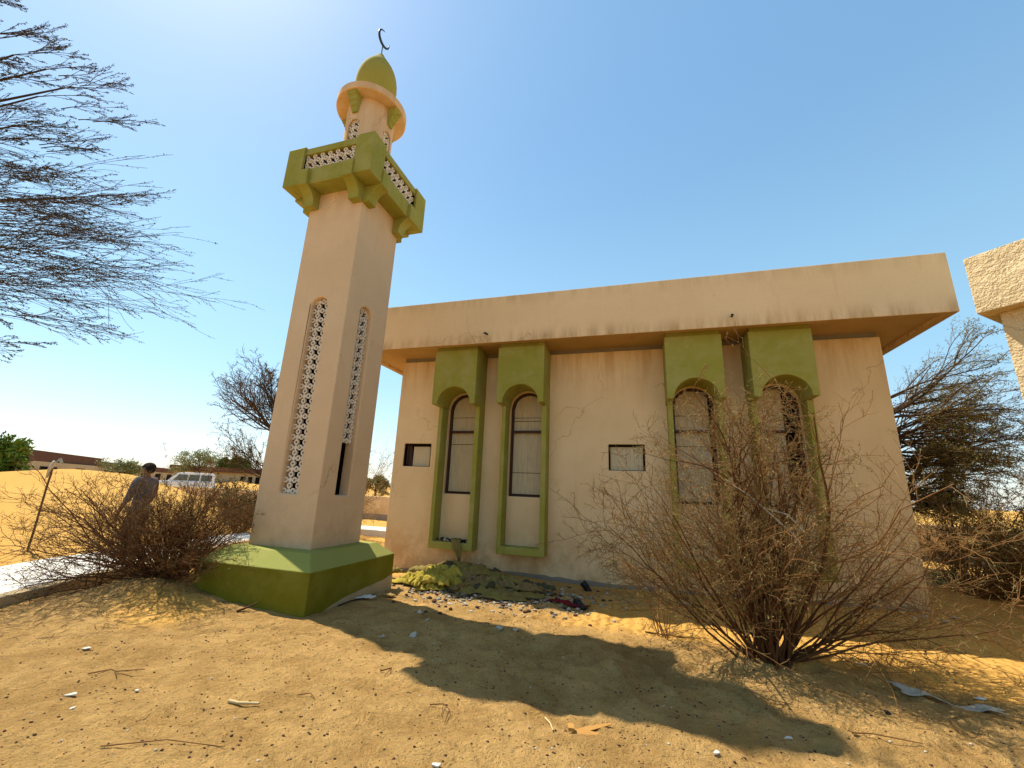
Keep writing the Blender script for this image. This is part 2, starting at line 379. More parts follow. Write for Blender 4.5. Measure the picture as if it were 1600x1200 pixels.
a_ = ground.data.attributes.new('gravel', 'FLOAT', 'POINT'); a_.data.foreach_set('value', gr.astype(np.float32).ravel())
def gz(x, y): return float(ground_h(x, y))

# ------------------------------------------------------------------ path with kerb
def strip(name, near, far, z, th, mat, **k):
    n = len(near); V = [(a, b, z) for a, b in near]+[(a, b, z) for a, b in far]; V += [(a, b, c-th) for a, b, c in V]
    F = []
    for i in range(n-1):
        F += [(i, i+1, n+i+1, n+i), (2*n+i, 3*n+i, 3*n+i+1, 2*n+i+1), (i, 2*n+i, 2*n+i+1, i+1), (n+i, n+i+1, 3*n+i+1, 3*n+i)]
    F += [(0, n, 3*n, 2*n), (n-1, 3*n-1, 4*n-1, 2*n-1)]
    return mk(name, V, F, mat, **k)
pn = [(-6.2, .2), (-7.50, 3.5), (-8.05, 4.8), (-8.75, 6.5), (-9.5, 8.2), (-9.9, 10.5), (-9.9, 12.9), (-3.0, 12.7)]
pf = [(-8.0, -.2), (-9.35, 3.9), (-9.95, 5.2), (-10.3, 6.9), (-10.8, 8.6), (-11.0, 10.8), (-11.0, 14.05), (-3.0, 13.9)]
pth = strip('path', pn, pf, -1.45, .35, 'path'); pth['kind'] = 'structure'
kn = [(a+.20, b+.0) for a, b in pn[:6]]; kf = [(a+.005, b) for a, b in pn[:6]]
kb = strip('kerb', kn, kf, -1.447, .36, 'kerb'); kb['kind'] = 'structure'; bevel(kb, .02)

# ------------------------------------------------------------------ mosque
SOF = 3.30; LIP = 3.236; TOP = 4.36; WY = 9.3
mq = root('mosque', (-.67, 9.3, -1.75), 'long beige flat-roofed mosque hall with four green arched window surrounds, behind the minaret', 'mosque')
def spout(x):
    b = MB(); b.tube([(x, 8.30, 3.44), (x, 8.36, 3.445)], .018, 8)
    for k in range(1): b.tube([(x, 8.36, 3.445), (x-.01, 8.24, 3.43), (x-.03, 8.20, 3.42)], [.022, .024, .016], 8)
    b.build('drain_spout', 'iron', mq, True)
wall = MB().box((-5.9, WY, -2.4), (4.565, 16.8, 3.19)).build('wall', 'wall', mq)
hoods = [(-4.60, -3.525), (-3.005, -1.93), (.586, 1.65), (2.125, 3.19)]
cs = []
for xl, xr in hoods:
    c = (xr-.12+xl+.13)/2; R = .41
    cs.append(MB().prism(arch(c-R, c+R, -.11, 1.88, R, 24), (0, WY-.3, 0), (1, 0, 0), (0, 0, 1), -.55, .3).build('c', 'wall'))
smalls = [(-5.62, -4.88, .50, 1.06), (-.625, .13, .515, 1.07)]
for x0, x1, z0, z1 in smalls: cs.append(MB().box((x0, WY-.2, z0), (x1, WY+.22, z1)).build('c', 'wall'))
cut(wall, cs)
bevel(wall, .012)
MB().box((-5.86, WY+.04, 3.19), (4.525, 16.7, SOF)).build('eaves_band', 'cement', mq)
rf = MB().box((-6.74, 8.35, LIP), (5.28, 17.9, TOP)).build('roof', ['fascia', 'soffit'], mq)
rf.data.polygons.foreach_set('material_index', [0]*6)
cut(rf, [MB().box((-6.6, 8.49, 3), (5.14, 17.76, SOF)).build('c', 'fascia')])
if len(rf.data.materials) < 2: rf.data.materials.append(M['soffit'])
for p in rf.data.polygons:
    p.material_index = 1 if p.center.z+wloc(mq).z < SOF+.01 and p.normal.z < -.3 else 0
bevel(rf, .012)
def wavy(name, x0, x1, fz, zb, y, parent, mat, th=.016, axis_='x', seed=3):
    """thin unpainted strip with an uneven upper edge"""
    xs = np.arange(x0, x1+.001, .06); V = []; Fq = []
    for i, x in enumerate(xs):
        z = fz(x)+.05*(float(vnoise(x+seed, 1.5, 1.7))-.5)+.03*(float(vnoise(x+seed, 4.5, 6))-.5)
        for yy in (y-th, y+.01):
            for zz in (zb, z): V.append((x, yy, zz) if axis_ == 'x' else (2*0+y+(y-yy), x, zz))
    for i in range(len(xs)-1):
        a = i*4; b = a+4
        Fq += [(a, b, b+1, a+1), (a+1, b+1, b+3, a+3), (a+2, a+3, b+3, b+2)]
    return mk(name, V, Fq, mat, parent)
wavy('plinth', -5.91, 4.575, lambda x: np.interp(x, [-5.9, -5, -3.3, -2.5, -1, 1, 4.56], [-1.84, -1.80, -1.72, -1.68, -1.71, -1.70, -1.63]), -2.4, WY, mq, 'cement')
spout(-3.21); spout(1.82)
splits = [[1.06, 1.72], [1.70, 1.62, .42], [1.05, 1.7], [.95, 1.6]]
for i, (xl, xr) in enumerate(hoods):
    c = (xr-.12+xl+.13)/2; R = .41
    hd = MB().box((xl, 8.60, 1.90), (xr, WY+.02, 3.20)).build('window_hood', 'green', mq)
    cut(hd, [MB().prism(arch(c-R, c+R, 1.2, 1.90, R, 28), (0, 8, 0), (1, 0, 0), (0, 0, 1), -2, .5).build('c', 'green')]); bevel(hd, .008)
    MB().box((xl+.035, 8.64, 3.20), (xr-.02, WY+.01, 3.32)).build('hood_cap', 'green', hd)
    xo = xr-1.045
    sr = MB().box((xo, 8.955, -1.29), (xr, WY+.02, 1.897)).build('window_surround', 'green', mq)
    cut(sr, [MB().box((c-R-.01, 8, -1.14), (c+R+.01, 10, 2.5)).build('c', 'green')]); bevel(sr, .008)
    # dark frame and weathered boards inside the opening
    fy0, fy1 = WY+.10, WY+.17
    wf = MB().prism(arch(c-R-.005, c+R+.005, -.12, 1.88, R+.005, 24), (0, fy1, 0), (1, 0, 0), (0, 0, 1), 0, fy1-fy0).build('window_frame', 'frame', mq)
    cut(wf, [MB().prism(arch(c-R+.055, c+R-.055, -.07, 1.88, R-.055, 24), (0, fy1+.2, 0), (1, 0, 0), (0, 0, 1), 0, .5).build('c', 'frame')])
    MB().box((c-R+.01, fy0-.015, 1.33), (c+R-.01, fy1-.02, 1.385)).build('transom', 'frame', wf)
    MB().box((c-R, fy1+.06, -.1), (c+R, fy1+.07, 2.29)).build('dark_backing', 'dark', wf)
    zs = [-.06]+sorted(splits[i])+[2.23]
    x1 = c+R-.05 if i != 3 else c+R-.27
    if i == 2: x1 = c+R-.10
    for a, b in zip(zs[:-1], zs[1:]):
        g = .007
        full = [(c-R+.05, a+g), (x1, a+g), (x1, b-g), (c-R+.05, b-g)]
        if b > 1.9:   # the topmost board follows the round head
            rr = R-.05
            zt = lambda x: 1.88+math.sqrt(max(rr*rr-(x-c)**2, 0))
            full = [(c-R+.05, a+g), (x1, a+g)]+[(x, max(zt(x), a+g+.02)) for x in np.linspace(x1, c-R+.05, 14)]
        MB().prism(full, (0, fy1+.02+.006*((i+len(full)) % 3), 0), (1, 0, 0), (0, 0, 1), 0, .03).build('board', 'board', wf)
for k, (x0, x1, z0, z1) in enumerate(smalls):
    b = MB(); t_ = .025
    b.box((x0, WY+.02, z1-t_-.01), (x1, WY+.12, z1)); b.box((x0, WY+.02, z0), (x0+t_, WY+.12, z1-t_-.01)); b.box((x1-t_, WY+.02, z0), (x1, WY+.12, z1-t_-.01)); b.box((x0+t_, WY+.05, z0), (x1-t_, WY+.12, z0+.012))
    sf = b.build('small_window_frame', 'dark', mq)
    MB().box((x0, WY+.20, z0), (x1, WY+.215, z1)).build('dark_backing', 'dark', sf)
    if k == 0:
        MB().box((x0+.22, WY+.10, z0+.012), (x1-t_-.005, WY+.13, z1-.07)).build('board', 'board', sf)
        MB().prism([(x0+.05, z0), (x0+.2, z0), (x0+.15, z1-.04), (x0+.06, z1-.04)], (0, WY+.15, 0), (1, 0, 0), (0, 0, 1), 0, .03).build('plank', 'frame', sf)
    else:
        MB().box((x0+t_+.01, WY+.09, z0+.012), (x1-t_-.02, WY+.12, z1-.05)).build('board', 'board', sf)

KB = .93
mq.location = Vector(mq.location)*KB; mq.scale = (KB, KB, KB)

# ------------------------------------------------------------------ minaret
CX, CY = -5.09, 5.82
mn = root('minaret', (CX, CY, -1.6), 'tall square beige minaret with green balcony, onion dome and crescent on a green base', 'minaret')
def ring_prism(b, o, u, v, cu, cv, ro, ri, w0, w1, seg=14):
    o = Vector(o); u = Vector(u); v = Vector(v); ww = u.cross(v); P = []; Fq = []
    for k in range(seg):
        a = 2*PI*k/seg; ca, sa = math.cos(a), math.sin(a)
        for r, w_ in ((ro, w0), (ro, w1), (ri, w1), (ri, w0)): P.append(o+u*(cu+r*ca)+v*(cv+r*sa)+ww*w_)
    for k in range(seg):
        a = 4*k; c = 4*((k+1) % seg)
        for q in range(4): Fq.append((a+q, c+q, c+(q+1) % 4, a+(q+1) % 4))
    b.add(P, Fq)
def lattice(name, o, u, v, u0, u1, v0, v1, pitch, parent, inside=None, phase=0, depth=.03, broken=None, nx_=None):
    """pierced concrete screen: rings on a diagonal grid joined by small webs, star-shaped gaps between"""
    b = MB(); h = pitch/2; ro = pitch*.275; ri = pitch*.125
    ins = inside or (lambda a, c: u0-.35*h <= a <= u1+.35*h and v0-.35*h <= c <= v1+.35*h)
    nu = int((u1-u0)/h)+3; nv = int((v1-v0)/h)+3; cu = (u0+u1)/2
    for j in range(-1, nv):
        for i in range(-nu, nu+1):
            a = cu+i*h+phase*h; c = v0+j*h+h*.4
            if not ins(a, c): continue
            if (i+j) % 2 == 0: ring_prism(b, o, u, v, a, c, ro, ri, 0, depth)
            elif j % 2 == 0:
                s = pitch*.27; b.prism([(a-s, c), (a, c-s), (a+s, c), (a, c+s)], Vector(o)+Vector(u).cross(Vector(v))*.004, u, v, 0, depth-.008)
            else:     # short necks tie the neighbouring rings together
                s = pitch*.05
                for q in (-1, 1): pass
    return b.build(name, 'screen', parent)
# base with sloping shoulder
bo = (-6.02, -4.06, 4.78, 6.75); bi = (-5.80, -4.30, 5.01, 6.53)
b = MB()
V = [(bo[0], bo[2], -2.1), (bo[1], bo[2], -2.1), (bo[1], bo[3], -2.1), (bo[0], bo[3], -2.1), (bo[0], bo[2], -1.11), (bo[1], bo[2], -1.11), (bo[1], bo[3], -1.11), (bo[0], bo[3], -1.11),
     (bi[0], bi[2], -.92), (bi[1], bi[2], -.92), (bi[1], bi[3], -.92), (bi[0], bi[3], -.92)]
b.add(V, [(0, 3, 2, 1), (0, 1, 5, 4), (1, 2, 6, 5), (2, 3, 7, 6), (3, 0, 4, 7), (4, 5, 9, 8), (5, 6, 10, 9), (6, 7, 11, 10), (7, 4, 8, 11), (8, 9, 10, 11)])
bs = b.build('base', ['base_green', 'lit_green'], mn); bs.data.polygons.foreach_set('material_index', [0]*5+[1]*5); bevel(bs, .012)
wavy('bare_cement', 5.0, 6.75, lambda y: np.interp(y, [5.0, 5.3, 6.0, 6.75], [-1.66, -1.58, -1.50, -1.44]), -2.0, bo[1]-.004, bs, 'kerb', th=.012, axis_='y')
sx0, sx1, sy0, sy1 = -5.66, -4.52, 5.25, 6.39
sh = MB().box((sx0, sy0, -.95), (sx1, sy1, 5.2)).build('shaft', 'minaret', mn)
cs = [MB().box((sx0+.2, sy0+.2, -.6), (sx1-.2, sy1-.2, 4.8)).build('c', 'minaret'),
      MB().prism(arch(-5.25, -4.92, -.16, 2.90, .165, 16), (0, sy0-.2, 0), (1, 0, 0), (0, 0, 1), -.5, .1).build('c', 'minaret'),
      MB().prism(arch(5.62, 5.93, -.165, 2.89, .155, 16), (sx1-.1, 0, 0), (0, 1, 0), (0, 0, 1), -.2, .5).build('c', 'minaret')]
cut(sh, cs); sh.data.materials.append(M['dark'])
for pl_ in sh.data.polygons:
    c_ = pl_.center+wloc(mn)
    if sx0+.19 < c_.x < sx1-.19 and sy0+.19 < c_.y < sy1-.19: pl_.material_index = 1  # inner faces near-black: the shade of the hollow shaft is painted on
bevel(sh, .028, 3)
def arch_in(x0, x1, z0, zc, m=.0):
    c = (x0+x1)/2; R = (x1-x0)/2+m
    return lambda a, d: (x0-m <= a <= x1+m and z0 <= d <= zc) or (d > zc and math.hypot(a-c, d-zc) < R)
lattice('pierced_screen', (0, sy0+.10, 0), (1, 0, 0), (0, 0, 1), -5.25, -4.92, -.16, 3.06, .165, mn, arch_in(-5.25, -4.92, -.14, 2.9, .03), phase=.25)
sc = lattice('pierced_screen', (sx1-.10, 0, 0), (0, 1, 0), (0, 0, 1), 5.62, 5.93, -.16, 3.04, .165, mn, lambda a, d: arch_in(5.62, 5.93, .66, 2.89, .02)(a, d), phase=.3)
sc['label'] = 'pierced screen broken away at its lower end'
# balcony
H = .92; z0, z1 = 5.16, 5.97
pa = MB().box((CX-H+.04, CY-H+.04, z0), (CX+H-.04, CY+H-.04, z1-.03)).build('parapet', 'green', mn)
LW = .56; lz0, lz1 = 5.49, 5.81
cut(pa, [MB().box((CX-H+.15, CY-H+.15, 5.30), (CX+H-.15, CY+H-.15, 6.2)).build('c', 'green'),
         MB().box((CX-LW, CY-2, lz0), (CX+LW, CY+2, lz1)).build('c', 'green'), MB().box((CX-2, CY-LW, lz0), (CX+2, CY+LW, lz1)).build('c', 'green')])
bevel(pa, .008)
for sx in (-1, 1):
    for sy in (-1, 1):
        b = MB(); x = CX+sx*H; y = CY+sy*H; e = .36; f = .05; k = .035
        P = [(x, y), (x-sx*e, y), (x-sx*e, y-sy*.13), (x-sx*.13, y-sy*.13), (x-sx*.13, y-sy*e), (x, y-sy*e)]
        if sx*sy > 0: P = P[::-1]
        n = len(P); Vv = [(a, c, z0-.006) for a, c in P]+[(a, c, z1-.03) for a, c in P]+[((a-x)*.86+x-sx*k, (c-y)*.86+y-sy*k, z1+.02) for a, c in P]
        Fq = [list(range(n))[::-1]]+[(i, (i+1) % n, n+(i+1) % n, n+i) for i in range(n)]+[(n+i, n+(i+1) % n, 2*n+(i+1) % n, 2*n+i) for i in range(n)]+[list(range(2*n, 3*n))]
        o = b.add(Vv, Fq).build('corner_post', 'green', pa); bevel(o, .006)
for d in range(4):
    u = Vector((math.cos(d*PI/2), math.sin(d*PI/2), 0)); out = Vector((u.y, -u.x, 0))   # u along the side, out = outward
    o = Vector((CX, CY, 0))+out*(H-.10)
    lattice('balcony_screen', o, u, (0, 0, 1), -LW, LW, lz0, lz1, .165, pa, phase=.5)
    MB().prism([(-LW+.01, lz0+.005), (LW-.01, lz0+.005), (LW-.01, lz1-.005), (-LW+.01, lz1-.005)], Vector((CX, CY, 0))+out*(H-.147), u, (0, 0, 1), 0, .012).build('dark_backing', 'dark', pa)  # near-black panel added so the screen gaps look as dark as deep shade
    for s in (-1, 1):
        prof = [(0, 4.84), (.15, 4.84)]+[(.385-.235*math.cos(a), 4.885+.235*math.sin(a)) for a in np.linspace(0, PI/2, 9)]+[(.385, 5.43), (.30, 5.47), (.25, 5.16), (0, 5.16)]
        mid = Vector((CX, CY, 0))+out*.565+u*(s*.475)
        o2 = MB().prism(prof, mid, out, (0, 0, 1), -.105, .105).build('bracket', 'green', pa); bevel(o2, .006)
# upper drum, ring and dome
RD = .46
dr = MB().lathe([(RD, 5.2), (RD, 7.45)], (CX, CY), 64).build('drum', 'minaret', mn)
cs = [MB().lathe([(RD-.12, 5.4), (RD-.12, 7.2)], (CX, CY), 32).build('c', 'minaret')]
cs.append(MB().prism(arch(CX-.125, CX+.125, 6.0, 6.80, .125, 12), (0, CY-.2, 0), (1, 0, 0), (0, 0, 1), 0, .5).build('c', 'minaret'))
cs.append(MB().prism(arch(CY-.125, CY+.125, 6.0, 6.80, .125, 12), (CX+.2, 0, 0), (0, 1, 0), (0, 0, 1), 0, .5).build('c', 'minaret'))
cut(dr, cs)
for p in dr.data.polygons: p.use_smooth = abs(p.normal.z) < .5
md = dr.modifiers.new('es', 'EDGE_SPLIT'); md.split_angle = math.radians(30)
lattice('drum_screen', (0, CY-RD+.07, 0), (1, 0, 0), (0, 0, 1), CX-.12, CX+.12, 6.0, 6.92, .145, dr, arch_in(CX-.125, CX+.125, 6.0, 6.8, .01), depth=.03, phase=.4)
lattice('drum_screen', (CX+RD-.07, 0, 0), (0, 1, 0), (0, 0, 1), CY-.12, CY+.12, 6.0, 6.92, .145, dr, arch_in(CY-.125, CY+.125, 6.0, 6.8, .01), depth=.03, phase=.4)
rg = MB().lathe([(.2, 7.425), (.675, 7.425), (.69, 7.44), (.69, 7.57), (.675, 7.585), (.2, 7.59)], (CX, CY), 72).build('ring_ledge', 'minaret', mn, True)
md = rg.modifiers.new('es', 'EDGE_SPLIT'); md.split_angle = math.radians(40)
for d in range(4):
    u = Vector((math.cos(d*PI/2), math.sin(d*PI/2), 0)); out = Vector((u.y, -u.x, 0))
    mid = Vector((CX, CY, 0))+out*(RD-.04)
    prof = [(0, 7.06), (.08, 7.06), (.10, 7.15), (.13, 7.17), (.145, 7.25), (.175, 7.27), (.19, 7.34), (.22, 7.36), (.23, 7.425), (0, 7.425)]
    b = MB(); P = []
    n = len(prof)
    for wd in (-1, 1):
        for a, z in prof: P.append(mid+out*a+u*wd*(.055+.05*(z-7.06)/.365)+Vector((0, 0, z)))
    b.add(P, [list(range(n))[::-1], list(range(n, 2*n))]+[(i, (i+1) % n, n+(i+1) % n, n+i) for i in range(n)])
    b.build('ring_bracket', 'green', rg)
dp = [(.32, 7.585), (.355, 7.70), (.39, 7.86), (.413, 8.05), (.42, 8.2), (.412, 8.34), (.388, 8.47), (.35, 8.59), (.30, 8.70), (.24, 8.80), (.183, 8.89), (.132, 8.97), (.092, 9.04), (.062, 9.10), (.035, 9.13), (.001, 9.14)]
MB().lathe(dp, (CX, CY), 48).build('dome', 'dome', mn, True)
fn = MB(); fn.tube([(CX, CY, 9.1), (CX, CY, 9.42)], .013, 8)
fo = fn.build('finial', 'iron', mn, True)
b = MB(); hu = Vector((.10, .995, 0)); cc = Vector((CX, CY, 9.60))+hu*.02; pts = []; rad = []
for q in np.linspace(math.radians(95), math.radians(372), 30):
    k = (q-math.radians(95))/math.radians(277)
    pts.append(cc+hu*(.165*math.cos(q))+Vector((0, 0, .19*math.sin(q)))); rad.append(.005+.022*math.sin(PI*k)**.8)
b.tube([tuple(p) for p in pts], rad, 8); b.build('crescent', 'iron', fo, True)

# ------------------------------------------------------------------ neighbouring building on the right
nb = root('neighbouring_building', (6.6, 5.6, -1.6), 'corner of a rough-stuccoed beige building with overhanging roof at the right edge', 'building')
d1 = Vector((.652, -.758, 0)); d2 = Vector((.758, .652, 0)); bl = Vector((4.61, 7.02, 0))
def obox(b, o, L, W, za, zb):
    P = [o, o+d1*L, o+d1*L+d2*W, o+d2*W]
    return b.add([(*p.xy, za) for p in P]+[(*p.xy, zb) for p in P], [(0, 3, 2, 1), (4, 5, 6, 7), (0, 1, 5, 4), (1, 2, 6, 5), (2, 3, 7, 6), (3, 0, 4, 7)])
o = obox(MB(), bl, 9, 8, 2.66, 3.52).build('roof', 'rough', nb); bevel(o, .012)
o = obox(MB(), bl+d1*.155+d2*.196, 8.4, 7.2, -2.2, 2.66).build('wall', 'rough', nb); bevel(o, .012)

nb.location = Vector((6.6*.9, 5.6*.9, -1.6*.9)); nb.scale = (.9, .9, .9)

# boundary wall behind, far side of the compound
bw = root('boundary_wall', (-8, 18.8, -1.6), 'long low beige boundary wall behind the buildings', 'wall')
b = MB(); A = Vector((-30, 20.4, 0)); B = Vector((17, 16.9, 0)); dd = (B-A).normalized(); nn = Vector((-dd.y, dd.x, 0))
P = [A, B, B+nn*.2, A+nn*.2]
o = b.add([(*p.xy, -2.4) for p in P]+[(*p.xy, -.52) for p in P], [(0, 3, 2, 1), (4, 5, 6, 7), (0, 1, 5, 4), (1, 2, 6, 5), (2, 3, 7, 6), (3, 0, 4, 7)]).build('wall', 'wall', bw); bevel(o, .02)
b = MB(); A2 = A-nn*.02; P = [A2, B-nn*.02, B+nn*.05, A+nn*.05]
b.add([(*p.xy, -2.4) for p in P]+[(*p.xy, -1.38) for p in P], [(0, 3, 2, 1), (4, 5, 6, 7), (0, 1, 5, 4), (1, 2, 6, 5), (2, 3, 7, 6), (3, 0, 4, 7)]).build('plinth', 'cement', bw)

# ------------------------------------------------------------------ plants
def unit(v): return v/(np.linalg.norm(v)+1e-9)
def branch(rg_, p, d, L, r0, r1, n, wob, trop, tw):
    pts = [p]; dirs = [d]
    for i in range(n):
        d = unit(d+rg_.normal(0, wob, 3)+trop*tw); p = p+d*(L/n); pts.append(p); dirs.append(d)
    return np.array(pts), np.linspace(r0, r1, n+1), dirs
def side_dir(rg_, d, ang):
    a = unit(np.cross(d, rg_.normal(0, 1, 3))); return unit(d*math.cos(ang)+a*math.sin(ang))
def ramify(rg_, out, p, d, L, r0, lv, spec):
    """spec: list per level of dict(n=children, L=ratio, ang, wob, seg, trop, tw, t0)"""
    s = spec[lv]
    pts, rad, dirs = branch(rg_, p, d, L, r0, r0*s.get('tip', .35), s['seg'], s['wob'], s['trop'], s['tw'])
    if 'floor' in s: pts[:, 2] = np.maximum(pts[:, 2], s['floor'])
    out[lv].append((pts, rad))
    if lv+1 >= len(spec): return
    nc = s['n'] if rg_.rand() < s['n'] % 1 or s['n'] % 1 == 0 else s['n']
    nc = int(s['n']+rg_.rand())
    for k in range(nc):
        t = s.get('t0', .2)+(1-s.get('t0', .2))*((k+rg_.rand())/max(nc, 1)); t = min(t, .98)
        i = int(t*s['seg']); f = t*s['seg']-i; q = pts[i]*(1-f)+pts[min(i+1, len(pts)-1)]*f
        ang = math.radians(s['ang']*(.6+.8*rg_.rand()))
        ramify(rg_, out, q, side_dir(rg_, dirs[i], ang), L*s['L']*(.6+.8*rg_.rand())*(1.15-.55*t), max((r0*(1-.6*t))*s.get('rr', .55), s.get('rmin', .0012)), lv+1, spec)
def leaves(rg_, lines, per, size, spread, t0=.3, flat_=1.0):
    P = []
    for pts, _ in lines:
        n = rg_.poisson(per)
        for _k in range(n):
            t = (t0+(1-t0)*rg_.rand())*(len(pts)-1); i = min(int(t), len(pts)-2); f = t-i
            P.append(pts[i]*(1-f)+pts[i+1]*f)
    P = np.array(P); n = len(P); P = P+rg_.normal(0, spread, (n, 3))
    a = rg_.normal(0, 1, (n, 3)); a /= np.linalg.norm(a, axis=1)[:, None]; b_ = np.cross(a, rg_.normal(0, 1, (n, 3))); b_ /= np.linalg.norm(b_, axis=1)[:, None]
    s = size*(.6+.8*rg_.rand(n))[:, None]; a = a*s*1.5; b_ = b_*s*.55
    V = np.stack([P-a, P+b_, P+a, P-b_], 1).reshape(-1, 3); Fq = np.arange(4*n).reshape(n, 4)
    return V, Fq
UPV = np.array([0, 0, 1.])
def put(name, lines, mat, parent, sides=3):
    if lines:
        V, Fq = tube_arrays(lines, sides); return fastmesh(name, V, Fq, mat, parent)
# --- big thorny bush in front of the mosque
def bush(name, base, label, seed, stems, spec, m1, m2, leaf, per, lsize, cat='bush', lspread=.01, group=None, extra=()):
    rg_ = np.random.RandomState(seed); t = root(name, base, label, cat, group)
    out = [[] for _ in spec]
    for p, d, L, r in extra: ramify(rg_, out, np.array(p, float), unit(np.array(d, float)), L, r, 0, spec)
    for (az, el, L, r) in stems:
        az, el = math.radians(az), math.radians(el); d = np.array([math.cos(az)*math.cos(el), math.sin(az)*math.cos(el), math.sin(el)])
        p0 = np.array(base)+np.array([rg_.normal(0, .07), rg_.normal(0, .07), -.06])+.06*np.array([d[0], d[1], 0])
        ramify(rg_, out, p0, d, L, r, 0, spec)
    put('stems', out[0], m1, t, 5)
    mids = [l for o_ in out[1:-1] for l in o_]
    put('branches', mids, 'twig' if m2 == 'twig_grey' else m1, t, 4)
    put('twigs', out[-1], m2, t, 3)
    if leaf:
        V, Fq = leaves(rg_, out[-1]+out[-2], per, lsize, lspread); fastmesh('leaves', V, Fq, leaf, t, False)
    return t
def fan(rg_, n, az0, az1, el0, el1, L0, L1, r0, r1):
    return [(rg_.uniform(az0, az1), rg_.uniform(el0, el1), rg_.uniform(L0, L1), rg_.uniform(r0, r1)) for _ in range(n)]
Z3 = np.zeros(3)
rg1 = np.random.RandomState(11)
bbase = (1.2, 5.3, gz(1.2, 5.3))
st = fan(rg1, 12, 40, 150, 72, 86, 2.0, 2.8, .018, .026)+fan(rg1, 32, 0, 360, 56, 82, 1.0, 1.9, .008, .014)
st += fan(rg1, 11, 150, 215, 35, 55, 1.5, 2.2, .009, .014)+fan(rg1, 14, -35, 40, 28, 55, 1.7, 2.5, .010, .016)+fan(rg1, 2, -15, 10, 18, 24, 1.5, 2.0, .010, .014)
sp = [dict(n=6.3, L=.50, ang=36, wob=.10, seg=11, trop=UPV, tw=.015, t0=.22, rr=.5, tip=.25),
      dict(n=5.3, L=.46, ang=46, wob=.16, seg=7, trop=UPV, tw=.02, t0=.15, rr=.55, rmin=.003, tip=.45),
      dict(n=4.0, L=.42, ang=52, wob=.2, seg=4, trop=UPV, tw=.03, t0=.15, rr=.6, rmin=.0023, tip=.6),
      dict(n=0, L=.4, ang=50, wob=.25, seg=3, trop=UPV, tw=.03, rr=.6, tip=.6)]
rgX = np.random.RandomState(33); crown_ = []
for k in range(15):
    a = rgX.uniform(0, 2*PI); e = math.radians(rgX.uniform(30, 85)); q = rgX.rand()
    crown_.append(((1.02+.05*rgX.normal(), 5.25+.05*rgX.normal(), -.25+.65*q), (math.cos(a)*math.cos(e), .7*math.sin(a)*math.cos(e), math.sin(e)), rgX.uniform(.8, 1.35)*(1.1-.25*q), .010))
bb = bush('thorn_bush', bbase, 'big bare brown thorn bush growing in front of the right pair of windows', 21, st, sp, 'twig_dark', 'twig_grey', 'leaf_yellow', 1.1, .0065, lspread=.008, extra=crown_)
bb.children[0]['label'] = 'dense brown stems fanning out from the sand'
tk = MB(); tk.tube([(1.16, 5.3, -1.7), (1.06, 5.27, -1.1), (1.02, 5.25, -.5), (1.03, 5.25, .0), (1.0, 5.25, .45)], [.036, .033, .03, .024, .012], 8); tk.build('main_stem', 'twig_dark', bb, True)
dead = MB(); dead.tube([(1.10, 5.1, .06), (1.22, 5.08, -.06), (1.45, 5.05, -.30), (1.52, 5.03, -.42)], [.006, .009, .010, .006], 6)
dead.tube([(1.22, 5.08, -.06), (1.42, 5.02, -.12), (1.55, 5.0, -.28)], [.007, .007, .004], 6); dead.tube([(1.10, 5.1, .06), (.98, 5.12, .15), (.9, 5.15, .22)], [.006, .005, .003], 6)
dead.build('dead_branch', 'twig_pale', bb, True)
# --- bush left of the minaret
rg1 = np.random.RandomState(5); lb = (-6.45, 4.75, gz(-6.45, 4.75))
st = fan(rg1, 18, 110, 250, 38, 66, 1.1, 1.6, .008, .012)+fan(rg1, 34, 150, 235, 8, 34, 1.3, 2.4, .009, .016)+fan(rg1, 40, 0, 360, 35, 75, .85, 1.3, .007, .012)+fan(rg1, 24, -50, 50, 25, 60, .8, 1.3, .007, .011)+fan(rg1, 16, 60, 170, 60, 84, 1.05, 1.35, .009, .013)
st += [(95, 84, 1.45, .022), (60, 82, 1.4, .016)]
sp2 = [dict(n=7.0, L=.45, ang=36, wob=.10, seg=10, trop=UPV, tw=.008, t0=.2, rr=.5, tip=.25),
       dict(n=4.3, L=.45, ang=45, wob=.18, seg=6, trop=UPV, tw=.02, t0=.15, rr=.6, rmin=.0028, tip=.4),
       dict(n=2.6, L=.42, ang=48, wob=.2, seg=4, trop=UPV, tw=.06, rr=.6, rmin=.002, tip=.5), dict(n=0, L=.4, ang=50, wob=.2, seg=3, trop=UPV, tw=.03, rr=.6, tip=.6)]
bush('thorn_bush', lb, 'dark brown spreading thorn bush beside the green minaret base', 31, st, sp2, 'twig_dark', 'twig', 'leaf_olive', .6, .008, lspread=.012)
# --- saplings
spS = [dict(n=6, L=.5, ang=35, wob=.12, seg=8, trop=UPV, tw=.03, t0=.35, rr=.5, tip=.3), dict(n=5, L=.5, ang=40, wob=.18, seg=5, trop=UPV, tw=.05, rr=.6, rmin=.0018, tip=.5), dict(n=0, L=.5, ang=40, wob=.2, seg=4, trop=UPV, tw=.05, rr=.6, tip=.6)]
rg1 = np.random.RandomState(8)
bush('thorn_sapling', (.20, 5.96, gz(.2, 5.96)), 'small greenish sapling with thin stems left of the big bush', 41, fan(rg1, 7, 120, 220, 50, 80, .8, 1.25, .006, .010)+fan(rg1, 2, 0, 60, 50, 70, .5, .7, .005, .007), spS, 'twig', 'twig_grey', 'leaf_yellow', 3.0, .008, 'sapling', .012)
bush('thorn_sapling', (-7.03, 4.26, gz(-7.03, 4.26)), 'slim dark sapling in front of the kerb, beside the left bush', 42, [(180, 84, .85, .013), (160, 70, .8, .011), (200, 66, .7, .008), (100, 80, .8, .007)], spS, 'twig_dark', 'twig_dark', 'leaf_olive', 1.0, .008, 'sapling')
